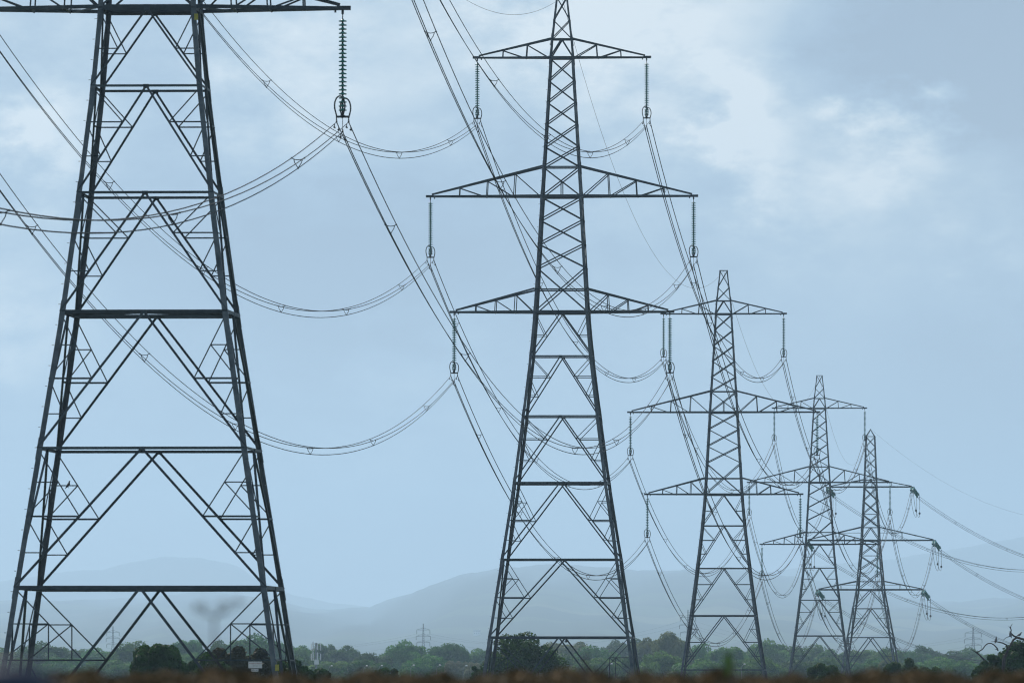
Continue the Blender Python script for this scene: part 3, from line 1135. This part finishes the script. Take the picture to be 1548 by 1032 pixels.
# ------------------------------------------------------------------ trees
def crown_mesh(name, mat, seed, n_lobes, per, leaf, rx, rz, zc, flat=0.85, ragged=False):
    """crown in metres: lobes spread through a dome, each a shell of small leaf clumps"""
    rg_ = np.random.default_rng(seed)
    cs, rr = [], []
    for k in range(n_lobes):
        u = rg_.normal(size=3)
        u /= np.linalg.norm(u)
        if u[2] < -.35:
            u[2] *= -.6
        f = rg_.uniform(.30, .93) if ragged else rg_.uniform(.30, .80)
        r = rg_.uniform(.18, .38) * rx * (1.25 - .62 * f) if ragged else rg_.uniform(.22, .36) * rx * (1.1 - .3 * f)
        cs.append((u[0] * rx * f, u[1] * rx * f, zc + u[2] * rz * f))
        rr.append(r)
    out = []
    for c, r in zip(cs, rr):
        k = int(per * (r / (.3 * rx)) ** 2)
        u = rg_.normal(size=(k, 3))
        u /= np.linalg.norm(u, axis=1)[:, None]
        rad = r * rg_.uniform(.62, 1.13, size=(k, 1)) ** .7
        p = np.array(c) + u * rad * np.array([1, 1, flat])
        nrm = u + rg_.normal(scale=.42, size=(k, 3))
        nrm /= np.linalg.norm(nrm, axis=1)[:, None]
        t = np.cross(nrm, rg_.normal(size=(k, 3)))
        t /= np.linalg.norm(t, axis=1)[:, None] + 1e-9
        b = np.cross(nrm, t)
        sz = leaf * rg_.uniform(.55, 1.35, size=(k, 1))
        q = np.stack([p - t * sz * .5 - b * sz * .22, p - b * sz * .5 + t * sz * .1, p + t * sz * .55 + b * sz * .15, p + b * sz * .5 - t * sz * .2], axis=1)
        out.append(q)
    return quads_mesh(name, np.concatenate(out), mat), cs


def trunk_mesh(name, seed, cs, H, r0, zsplit):
    rg_ = random.Random(seed)
    m = MB()
    m.tube([(0, 0, -.6), (.05 * r0, 0, H * .15), (rg_.uniform(-.2, .2), rg_.uniform(-.2, .2), zsplit)], [r0 * 1.35, r0, r0 * .75], 8)
    pick = rg_.sample(cs, min(9, len(cs)))
    top = Vector((0, 0, zsplit))
    for c in pick:
        c = Vector(c)
        mid = (top + c) / 2 + Vector((rg_.uniform(-.5, .5), rg_.uniform(-.5, .5), rg_.uniform(-.2, .5)))
        m.tube([top - Vector((0, 0, .3)), mid, c], [r0 * .5, r0 * .28, r0 * .08], 6)
    return m.mesh(name, M_BARK, True)


PROTO = []
for k, (mat, rx, rz, H) in enumerate([(M_LEAF, 6.0, 5.2, 14), (M_LEAF, 5.4, 6.0, 14), (M_LEAF, 7.0, 5.0, 14), (M_LEAF_Y, 6.2, 5.6, 14),
                                      (M_LEAF_Y, 5.2, 6.2, 14), (M_LEAF_P, 5.0, 5.0, 12), (M_LEAF, 5.6, 5.4, 14), (M_LEAF, 6.6, 5.6, 14)]):
    zc = H - rz
    cm, cs = crown_mesh('crown', mat, 40 + k, 60, 480, 0.36, rx, rz, zc)
    PROTO.append((trunk_mesh('trunk', k, cs, H, .38, zc - rz * .45), cm, H, rx))


def tree(proto, X, D, topz, halfw, label, group='trees of the distant tree line', rot=0.0, name='broadleaf_tree', cat='tree'):
    tm, cm, H, rx = PROTO[proto]
    g = gz(D) - .15
    s = (topz - g) / H
    w = halfw / rx
    root = link(name, None, None, (X, D, g), rot)
    root.scale = (w, w, s)
    tag(root, label, cat, group)
    link('trunk', tm, root)
    link('crown', cm, root)
    return root


rt = random.Random(5)
# (x, top row, half width in px, distance, prototype, what it looks like)
TREES = [(-20, 974, 40, 2900, 0, 'g'), (22, 981, 34, 2700, 3, 'g'), (62, 969, 38, 2600, 0, 'g'), (108, 974, 34, 2850, 6, 'g'), (150, 976, 34, 2750, 1, 'g'),
         (196, 969, 32, 2600, 2, 'g'), (240, 974, 30, 2900, 7, 'g'), (284, 958, 27, 2500, 6, 'g'), (334, 964, 24, 2700, 1, 'g'), (386, 957, 36, 2400, 0, 'g'),
         (434, 968, 28, 2700, 7, 'g'), (462, 978, 22, 2600, 2, 'g'), (489, 965, 20, 2800, 6, 'g'), (520, 972, 26, 2850, 1, 'g'), (562, 984, 26, 2500, 7, 'g'),
         (612, 967, 30, 2450, 0, 'g'), (590, 980, 26, 2750, 2, 'g'), (676, 969, 30, 2550, 7, 'g'), (714, 977, 26, 2700, 1, 'g'), (752, 976, 26, 2800, 6, 'g'),
         (838, 967, 26, 2950, 3, 'y'), (868, 962, 30, 2800, 4, 'y'), (905, 976, 34, 2500, 2, 'g'), (952, 962, 28, 3200, 1, 'g'), (930, 966, 20, 3300, 0, 'g'),
         (984, 954, 22, 2600, 4, 'y'), (1016, 950, 26, 2500, 3, 'y'), (1052, 973, 26, 2650, 2, 'g'), (1102, 969, 30, 2450, 6, 'g'), (1132, 974, 26, 2900, 1, 'g'),
         (1160, 965, 30, 2750, 0, 'g'), (1196, 974, 26, 2850, 7, 'g'), (1222, 974, 30, 3000, 2, 'g'), (1262, 978, 26, 2900, 1, 'g'), (1300, 975, 32, 2750, 6, 'g'),
         (1340, 978, 30, 2650, 0, 'g'), (1374, 981, 30, 2850, 7, 'g'), (1402, 976, 24, 3000, 2, 'g'), (1436, 981, 32, 2750, 1, 'g'), (1466, 978, 30, 3100, 0, 'g'),
         (1502, 982, 32, 2900, 6, 'g'), (1546, 984, 34, 2800, 7, 'g'), (1590, 980, 36, 2800, 0, 'g'),
         (30, 992, 34, 2150, 7, 'b'), (92, 993, 36, 2200, 2, 'b'), (168, 990, 36, 2100, 6, 'b'), (220, 993, 34, 2200, 1, 'b'), (452, 990, 30, 2150, 0, 'b'),
         (505, 992, 36, 2100, 6, 'b'), (556, 994, 34, 2000, 7, 'b'), (640, 990, 34, 2100, 2, 'b'), (690, 996, 20, 1900, 5, 'p'), (716, 998, 15, 1850, 5, 'p'),
         (860, 988, 34, 2150, 2, 'b'), (905, 991, 34, 2050, 7, 'b'), (948, 984, 30, 2100, 6, 'b'), (1000, 983, 34, 2050, 0, 'b'), (1050, 992, 34, 2000, 1, 'b'),
         (1105, 990, 34, 2150, 6, 'b'), (1155, 993, 34, 2050, 2, 'b'), (1205, 994, 34, 2100, 7, 'b'), (1250, 992, 34, 2250, 0, 'b'), (1310, 992, 34, 2250, 1, 'b'),
         (1360, 994, 34, 2150, 6, 'b'), (1412, 993, 34, 2200, 2, 'b'), (1455, 995, 30, 2100, 7, 'b'),
         (1345, 984, 16, 2150, 3, 'y'), (285, 986, 34, 2200, 2, 'b'), (330, 984, 34, 2250, 0, 'b'), (385, 986, 36, 2150, 7, 'b')]


def where(x):
    marks = [(-50, 'left of the nearest pylon\'s left leg'), (20, 'behind the nearest pylon\'s left leg'), (100, 'inside the nearest pylon\'s left side'),
             (250, 'between the nearest pylon\'s legs'), (345, 'right of the nearest pylon\'s centre'), (430, 'behind the nearest pylon\'s right leg'),
             (478, 'beside the phone mast'), (560, 'between the phone mast and the far single pylon'), (640, 'under the small far pylon'),
             (710, 'just left of the middle pylon'), (790, 'behind the middle pylon\'s left half'), (900, 'behind the middle pylon\'s right half'),
             (1000, 'between the middle and third pylons'), (1100, 'between the legs of the third pylon'), (1180, 'right of the third pylon'),
             (1240, 'behind the fourth pylon'), (1320, 'behind the last pylon'), (1400, 'right of the last pylon'), (1480, 'near the dead branches at right'),
             (1600, 'at the right edge')]
    return min(marks, key=lambda t: abs(t[0] - x))[1]


used = {}
ordn = ['', 'next ', 'third ', 'fourth ', 'fifth ', 'sixth ']
for (x_, ty, hw, D, pr, kd) in sorted(TREES):
    D = D * 1.12 + rt.uniform(-60, 60)
    X = (x_ - 774) / FPX * D
    look = {'g': 'round green tree', 'y': 'tall yellowing tree',
            'b': 'low dark green front tree', 'p': 'low pale silvery green tree'}[kd]
    key = (look, where(x_))
    n_ = used.get(key, 0)
    used[key] = n_ + 1
    lb = ordn[n_] + look + ', ' + where(x_)
    tree(pr, X, D, (HOR - ty + 1.5) / FPX * D, hw * 1.4 / FPX * D, lb, rot=rt.uniform(0, 6.28))

# darker trees and bushes standing nearer, between the pylons
NEAR = [('dark_tree', 240, 967, 50, 640, M_LEAF_D, 'dense dark tree between the feet of the nearest pylon', 0.15),
        ('dark_tree', 318, 979, 34, 650, M_LEAF_D, 'lower dark bush just right of the dense dark tree', 0.15),
        ('dark_tree', 348, 976, 36, 655, M_LEAF_B, 'bronze tinged bush left of the white warning sign', 0.15),
        ('dark_tree', 398, 978, 40, 660, M_LEAF_B, 'bronze tinged bush behind the white warning sign', 0.15),
        ('dark_tree', 440, 990, 26, 650, M_LEAF_D, 'dark bush at the foot of the nearest pylon\'s right legs', 0.15),
        ('oak_tree', 783, 961, 62, 1000, M_LEAF_O, 'dark spreading tree behind the middle pylon\'s left leg', 0.18),
        ('oak_tree', 820, 979, 30, 1010, M_LEAF_O, 'dark lower tree just right of the spreading one, middle pylon', 0.18),
        ('bush', 724, 998, 16, 960, M_LEAF_D, 'small dark bush just left of the middle pylon\'s foot', 0.16),
        ('bush', 582, 1003, 22, 820, M_LEAF_D, 'low dark bush top right of the phone mast', 0.15),
        ('bush', 482, 1004, 24, 760, M_LEAF_D, 'low dark scrub under the phone mast', 0.15),
        ('bush', 1250, 1004, 34, 900, M_LEAF_O, 'low dark bush below the fourth pylon', 0.15),
        ('bush', 1352, 1002, 30, 890, M_LEAF_O, 'low dark bush left of the taller one by the last pylon', 0.15),
        ('bush', 1374, 997, 24, 900, M_LEAF_O, 'taller dark bush just right of the last pylon\'s foot', 0.15),
        ('bush', 1400, 1002, 30, 905, M_LEAF_O, 'smaller dark bush right beside the last pylon\'s bush', 0.15),
        ('oak_tree', 1537, 973, 52, 755, M_LEAF_D, 'dark leafy tree around the dead branches at the right edge', 0.15),
        ('oak_tree', 1494, 987, 26, 750, M_LEAF_D, 'dark leafy bush left of the dead branches', 0.15)]
for k, (nm, x_, ty, hw, D, mat, lb, leaf) in enumerate(NEAR):
    g = gz(D) - .15
    top = (HOR - ty) / FPX * D
    H = top - g
    R = hw / FPX * D
    R *= 1.12
    rz = min(H * .5, max(top * 1.35, H * .26))
    cm, cs = crown_mesh('crown', mat, 300 + k, 70, 620 if R > 1.4 else 300, leaf * 1.15, R, rz, H - rz, .9, True)
    tm = trunk_mesh('trunk', 80 + k, cs, H, .09 + .03 * R, max(.6, H - 1.6 * rz))
    root = link(nm, None, None, ((x_ - 774) / FPX * D, D, g))
    tag(root, lb, 'tree' if 'tree' in nm else 'bush', 'dark trees and bushes nearer than the tree line')
    link('trunk', tm, root)
    link('crown', cm, root)

# dead branches at the right edge
dt = link('dead_tree', None, None, (px(1516, 1000, DT).x, DT, gz(DT) - .15))
tag(dt, 'bare dead tree with twisting branches where pigeons sit, right edge', 'tree')
Z4 = lambda x_, y_: px(1420 + x_ / 9.21, 920 + y_ / 9.21, DT)
limbs = [([(880, 1500), (860, 1000), (900, 680), (970, 540), (1030, 430), (1080, 395), (1179, 425), (1290, 520)], [.16, .13, .11, .075, .07, .075, .085, .09], 'trunk'),
         ([(1080, 395), (1035, 372), (995, 335), (1000, 290), (985, 255), (962, 243)], [.06, .055, .045, .035, .03, .012], 'limb'),
         ([(990, 268), (996, 235), (1018, 203)], [.028, .022, .01], 'limb'),
         ([(1000, 365), (975, 380), (930, 395), (890, 427), (870, 430)], [.03, .026, .02, .016, .008], 'limb'),
         ([(930, 640), (943, 545), (932, 500), (880, 472), (800, 456), (720, 450)], [.07, .06, .05, .045, .03, .008], 'limb'),
         ([(870, 900), (700, 770), (620, 700), (560, 640), (520, 608), (440, 560)], [.08, .07, .06, .05, .045, .012], 'limb'),
         ([(522, 606), (600, 562), (645, 500), (680, 478), (720, 476), (762, 502), (800, 545), (812, 580)], [.035, .035, .036, .036, .036, .04, .045, .05], 'limb'),
         ([(800, 545), (785, 565), (770, 562)], [.03, .02, .01], 'limb'), ([(1030, 500), (1050, 480)], [.02, .008], 'limb')]
for pts, rs, nm in limbs:
    m = MB()
    P3 = [Z4(*p) - Vector(dt.location) + Vector((0, .35 * math.sin(p[0] * .013), 0)) for p in pts]
    m.tube(P3, rs, 7)
    link(nm, m.mesh(nm, M_DEADWOOD, True), dt)

# ------------------------------------------------------------------ phone mast
DM = 2300.0
mx_ = (478 - 774) / FPX * DM
g = gz(DM)
ms = link('phone_mast', None, None, (mx_, DM, g))
tag(ms, 'mobile phone mast with two tiers of white panel antennas', 'mast')
topm = (HOR - 971) / FPX * DM - g
m = MB()
m.tube([(0, 0, -.2), (0, 0, topm)], [.30, .18], 8)
link('pole', m.mesh('pole', M_MAST), ms)
m = MB()
m.box((0, 0, 0), (.19, .12, 1.25))
m.box((0, 0, .66), (.10, .1, .08))
ME_PAN = m.mesh('antenna_panel', M_PANEL)
for tier, (yy, hh) in enumerate(((976.5, 1.1), (991, 1.1))):
    zc = (HOR - yy) / FPX * DM - g
    m = MB()
    for zz in (-.5, .5):
        m.tube([(.85 * math.cos(q_), .85 * math.sin(q_), zc + zz) for q_ in np.linspace(0, 2 * math.pi, 13)], .05, 5)
    for q_ in (0.3, 2.4, 4.5):
        m.tube([(0, 0, zc), (.85 * math.cos(q_), .85 * math.sin(q_), zc)], .06, 5)
    link('head_frame', m.mesh('head_frame', M_MAST), ms)
    for q_ in (-2.85, -2.2, -1.3, -.45, 1.3, 2.2):
        link('antenna', ME_PAN, ms, (1.0 * math.cos(q_), 1.0 * math.sin(q_), zc + .25 * math.sin(q_ * 5)), q_ + math.pi / 2)
m = MB()
m.box((0.1, -.4, (HOR - 1000) / FPX * DM - g), (.9, .5, 1.0))
link('equipment_box', m.mesh('equipment_box', M_PANEL), ms)

# ------------------------------------------------------------------ street lamps
m = MB()
m.tube([(0, 0, 0), (0, 0, 4), (0, 0, 7.9), (.15, 0, 8.25), (.5, 0, 8.4)], [.08, .06, .04, .035, .03], 7)
ME_LP = m.mesh('lamp_post', M_MAST)
m = MB()
m.tube([(.38, 0, 8.42), (.45, 0, 8.47), (.62, 0, 8.47), (.72, 0, 8.42)], [.06, .10, .10, .04], 8)
ME_LH = m.mesh('lamp_head', M_LAMP, True)
LAMPS = [(116, 1006.5, 'inside the nearest pylon\'s left leg'), (497, 1005.5, 'just right of the phone mast'), (550, 1005.6, 'second right of the phone mast'),
         (573, 1005.2, 'third right of the phone mast'), (621, 1004.6, 'left of the small far pylon'), (660, 1004.6, 'right of the small far pylon'),
         (700, 1005.4, 'against the pale willows'), (920, 1002.5, 'under the middle pylon\'s right half'), (1121, 1003.2, 'between the third pylon\'s legs')]
for (x_, y_, w_) in LAMPS:
    D = 2000.0
    g = (HOR - y_) / FPX * D - 8.47
    r_ = link('street_lamp', None, None, ((x_ - 774) / FPX * D, 1780.0 if x_ in (700, 660) else D, g), rt.uniform(-.4, .4))
    if x_ in (700, 660):
        r_.location = ((x_ - 774) / FPX * 1780, 1780, (HOR - y_) / FPX * 1780 - 8.47)
    tag(r_, 'tiny street lamp with bright white head, ' + w_, 'street lamp', 'street lamps along the distant road')
    link('post', ME_LP, r_)
    link('lamp_head', ME_LH, r_)


# ------------------------------------------------------------------ small far pylons and their wires
def far_pylon(x_, ytop, D, label, w=1.0):
    g = -9.2
    top = (HOR - ytop) / FPX * D
    H = top - g
    X = (x_ - 774) / FPX * D
    root = link('far_pylon', None, None, (X, D, g))
    tag(root, label, 'pylon', 'small pylons far off on the plain')
    hb, ht = 2.4 * w, .45 * w
    body = MB()
    hf = lambda z: lerp(hb, ht, min(1, z / (H * .72))) if z < H * .72 else lerp(ht, .12, (z - H * .72) / (H * .28))
    rr = .085
    for sx in (-1, 1):
        for sy in (-1, 1):
            body.tube([(sx * hf(z), sy * hf(z), z) for z in (0, H * .4, H * .72, H)], rr * 1.3, 4)
    z = 0.0
    k = 0
    while z < H - 1.2:
        st = max(1.3, hf(z) * 1.9)
        z2 = min(H, z + st)
        for sy in (-1, 1):
            body.tube([(-hf(z), sy * hf(z), z), (hf(z2), sy * hf(z2), z2)], rr * .7, 3)
            body.tube([(hf(z), sy * hf(z), z), (-hf(z2), sy * hf(z2), z2)], rr * .7, 3)
            body.tube([(sy * hf(z), -hf(z), z), (sy * hf(z2), hf(z2), z2)], rr * .7, 3)
        z = z2
    link('body', body.mesh('body', M_STEEL), root)
    tips = []
    for (fz, sp__) in ((.90, 3.4), (.80, 3.7), (.70, 3.4)):
        for s in (-1, 1):
            a = MB()
            z = H * fz
            a.tube([(0, 0, z), (s * sp__ * w, 0, z)], rr, 4)
            a.tube([(0, 0, z + 1.1), (s * sp__ * w, 0, z)], rr * .8, 4)
            link('cross_arm', a.mesh('cross_arm', M_STEEL), root)
            ins = MB()
            ins.lathe([(.05, 0), (.13, -.3), (.13, -1.8), (.05, -2.1)], 6, (s * sp__ * w, 0, z))
            link('insulator', ins.mesh('insulator', M_FITTING), root)
            tips.append(Vector((X + s * sp__ * w, D, g + z - 2.1)))
    return tips


F1 = far_pylon(640, 942, 6000, 'small far pylon with square cross-arms above the trees, left of the middle pylon')
F2 = far_pylon(171, 946, 6300, 'faint far pylon seen through the nearest pylon\'s left side')
F3 = far_pylon(1471, 947, 5600, 'faint far pylon near the dead branches at right', 1.15)
F4 = far_pylon(1040, 921, 6100, 'faint far pylon just left of the third pylon\'s left leg', 1.2)


def far_wire(P, Q, sag, label, r=.03):
    m = MB()
    m.tube([v - P for v in span(P, Q, sag, 0, 1, 40)], r, 3)
    tag(link('far_wire', m.mesh('far_wire', M_WIRE), None, P), label, 'power line', 'thin wires between the small far pylons')


ed = Vector((px(2150, 950, 5600).x, 5600, F3[0].z))
wl = Vector((px(-300, 950, 6400).x, 6400, F2[0].z))
for k, an in enumerate(('upper left', 'upper right', 'middle left', 'middle right', 'lower left', 'lower right')):
    if k in (2, 5):
        continue
    far_wire(F2[k], F1[k], 9, 'thin %s wire slung from the faint left far pylon to the small far pylon' % an)
    far_wire(F1[k], F4[k], 9, 'thin %s wire slung from the small far pylon towards the third pylon' % an)
    far_wire(F4[k], F3[k], 10, 'thin %s wire slung between the two right far pylons' % an)

# ------------------------------------------------------------------ farmhouse on the hill foot
DH = 11000.0


def near_slope(c, yy):
    t = (yy - 9000) / 28000.0
    zr = (HOR - 866) / FPX * 37000
    s_ = t * t * (3 - 2 * t)
    return -9.3 + (zr + 9.3) * (0.35 * t + 0.65 * s_) + (7 * math.sin(c * 0.021 + t * 9) + 5 * math.sin(c * 0.047 - t * 14)) * math.sin(math.pi * t)


while near_slope(721, DH) < (HOR - 959.5) / FPX * DH:
    DH += 25
hp = px(721, 959.5, DH)
hs = link('farmhouse', None, None, hp + Vector((0, -30, 0)))
tag(hs, 'tiny white farmhouse on the far hillside left of the middle pylon', 'house')
m = MB()
m.box((0, 0, 1.0), (10, 7, 8.0))
link('wall', m.mesh('wall', M_RENDER), hs)
m = MB()
m.add([(-5.3, -3.8, 5.0), (5.3, -3.8, 5.0), (5.3, 3.8, 5.0), (-5.3, 3.8, 5.0), (-5.3, 0, 7.8), (5.3, 0, 7.8)], [(0, 1, 5, 4), (2, 3, 4, 5), (0, 4, 3), (1, 2, 5), (0, 3, 2, 1)])
rf = link('roof', m.mesh('roof', M_SLATE), hs)
m = MB()
m.box((4.2, 0, 8), (.8, .8, 1.8))
link('chimney', m.mesh('chimney', M_RENDER), rf)
m = MB()
m.box((0, 0, 0), (.9, .06, 1.1))
ME_WIN = m.mesh('window', M_PANE)
for wx in (-2.2, 0, 2.2):
    link('window', ME_WIN, hs, (wx * 1.4, -3.53, 2.4))

# ------------------------------------------------------------------ foreground hedge, weeds, dark shape
HD = 60.0


def hedge_top(x):
    return -0.027 + .008 * np.sin(x * 3.1 + .6) + .010 * np.sin(x * 7.3) + .012 * np.sin(x * 17.1 + 2) + .010 * np.sin(x * 31.0)


N = 90000
hx = RNG.uniform(-6.5, 6.5, N)
hy = RNG.uniform(-.75, .75, N)
depth = RNG.exponential(.05, N)
depth[N * 2 // 3:] = RNG.uniform(0, 1.75, N - N * 2 // 3)
hzv = hedge_top(hx) - depth - .10 * np.abs(hy / .75) ** 3
hy = np.where(depth > .3, np.sign(hy) * RNG.uniform(.6, .78, N), hy)
P = np.stack([hx, HD + hy, hzv], 1)
nr = RNG.normal(size=(N, 3)) + np.array([0, -.3, .6])
nr /= np.linalg.norm(nr, axis=1)[:, None]
tt = np.cross(nr, RNG.normal(size=(N, 3)))
tt /= np.linalg.norm(tt, axis=1)[:, None]
bb = np.cross(nr, tt)
sz = RNG.uniform(.018, .042, (N, 1))
Q = np.stack([P - tt * sz * .6, P - bb * sz * .3, P + tt * sz * .6, P + bb * sz * .3], 1)
hg = link('hedge', None, None, (0, 0, 0))
tag(hg, 'out of focus rusty brown hedge top along the bottom edge', 'hedge')
lo = link('foliage', quads_mesh('foliage', Q - np.array([0, HD, -1.85]), M_HEDGE), hg)
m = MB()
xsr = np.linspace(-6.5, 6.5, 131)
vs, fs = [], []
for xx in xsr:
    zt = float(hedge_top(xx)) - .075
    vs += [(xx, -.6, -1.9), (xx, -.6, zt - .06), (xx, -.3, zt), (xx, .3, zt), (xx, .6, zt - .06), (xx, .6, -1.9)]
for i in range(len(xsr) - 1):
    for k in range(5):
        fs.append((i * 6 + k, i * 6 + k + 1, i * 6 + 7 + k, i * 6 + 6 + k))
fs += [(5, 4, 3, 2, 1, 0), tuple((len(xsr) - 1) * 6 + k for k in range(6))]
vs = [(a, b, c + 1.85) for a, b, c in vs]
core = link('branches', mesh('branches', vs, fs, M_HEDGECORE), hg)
hg.location = (0, HD, -1.85)

# green shoot standing out of the hedge
sh = link('green_shoot', None, None, px(1098, 1030, 59.6))
tag(sh, 'blurred green leafy shoot sticking up from the hedge below the third pylon', 'plant')
m = MB()
m.tube([(0, 0, -.3), (0, 0, .0), (.006, 0, .08), (.012, 0, .14)], [.004, .004, .003, .002], 5)
link('stem', m.mesh('stem', M_SHOOT), sh)
for (z0, ln, ang, w_) in ((.03, .09, 1.25, .026), (.05, .085, 1.75, .024), (.075, .075, 1.3, .024), (.095, .07, 1.5, .022), (.02, .07, 1.7, .02)):
    m = MB()
    c0 = Vector((.006, 0, z0))
    dr = Vector((math.cos(ang), -.1, math.sin(ang)))
    sdv = Vector((-math.sin(ang), 0, math.cos(ang)))
    pp = [c0 + dr * ln * t for t in (0, .35, .7, 1)]
    wd = [0.002, w_ / 2, w_ / 2.4, .001]
    vv = []
    for p_, w2 in zip(pp, wd):
        vv += [p_ - sdv * w2, p_ + Vector((0, -.004, 0)), p_ + sdv * w2]
    m.add(vv, [(i * 3 + k, i * 3 + k + 1, i * 3 + k + 4, i * 3 + k + 3) for i in range(3) for k in range(2)])
    link('leaf', m.mesh('leaf', M_SHOOT), sh)


def hogweed(x_, ybase, heads, D, label):
    root = link('dead_hogweed', None, None, (px(x_, 0, D).x, D, -1.75))
    tag(root, label, 'weed')
    c = px(x_, 932, D)
    m = MB()
    o = Vector(root.location)
    m.tube([Vector((0, 0, -.1)), Vector((.01, 0, .8)), c - o + Vector((0, 0, -.06)), c - o], [.006, .006, .005, .005], 6)
    link('stem', m.mesh('stem', M_STALK), root)
    rr_ = random.Random(3)
    for (hx_, hy_, wd) in heads:
        e = px(hx_, hy_, D) - o
        m = MB()
        m.tube([c - o, lerp(c - o, e, .5) + Vector((0, 0, -.004)), e], [.003, .003, .0025], 5)
        hwid = wd / FPX * D
        for k in range(6):
            q_ = rr_.uniform(0, 6.28)
            r_ = hwid * math.sqrt(rr_.random())
            p_ = e + Vector((r_ * math.cos(q_), r_ * math.sin(q_), .022 - .25 * r_ * r_ / hwid + rr_.uniform(-.01, .01)))
            m.tube([e, p_], [.0015, .0012], 3)
            m.box(p_, (.007, .007, .005))
        link('seed_head', m.mesh('seed_head', M_STALK), root)


hogweed(324, 1020, [(294, 921, 17), (308, 922, 15), (346, 915, 17), (361, 914, 13), (331, 925, 10)], 43.0, 'blurred dead umbel weed standing up inside the nearest pylon')
for (x_, y_, lb) in ((885, 986, 'thin blurred brown stalk below the middle pylon'), (1108, 1002, 'thin blurred stalk right beside the green shoot')):
    c = px(x_, y_, 52)
    m = MB()
    m.tube([(0, 0, -1.75 - c.z), (.004, 0, -.4), (0, 0, -.05), (0, 0, 0)], [.006, .005, .005, .003], 5)
    for k in range(14):
        m.tube([(0, 0, -.02 - k * .006), (.012 * math.cos(k * 2.1), .012 * math.sin(k * 2.1), -.01 - k * .006)], [.003, .004], 4)
    tag(link('dead_stalk', m.mesh('dead_stalk', M_STALK), None, c), lb, 'weed')

# dark blue out-of-focus shape in the corner
m = MB()
D = 21.0
c = px(5, 1003, D)
m.lathe([(.001, .0), (.04, -.002), (.07, -.006), (.088, -.02), (.093, -.06), (.093, -1.85)][::-1], 20)
po = m.mesh('post_body', M_NAVY, True)
root = link('navy_post', None, None, (c.x, D, c.z))
tag(root, 'dark navy blue post, very blurred, in the lower left corner', 'post')
link('shaft', po, root)
m = MB()
m.lathe([(.098, -.12), (.102, -.11), (.102, -.05), (.098, -.04)], 20)
link('collar', m.mesh('collar', M_NAVY, True), root)
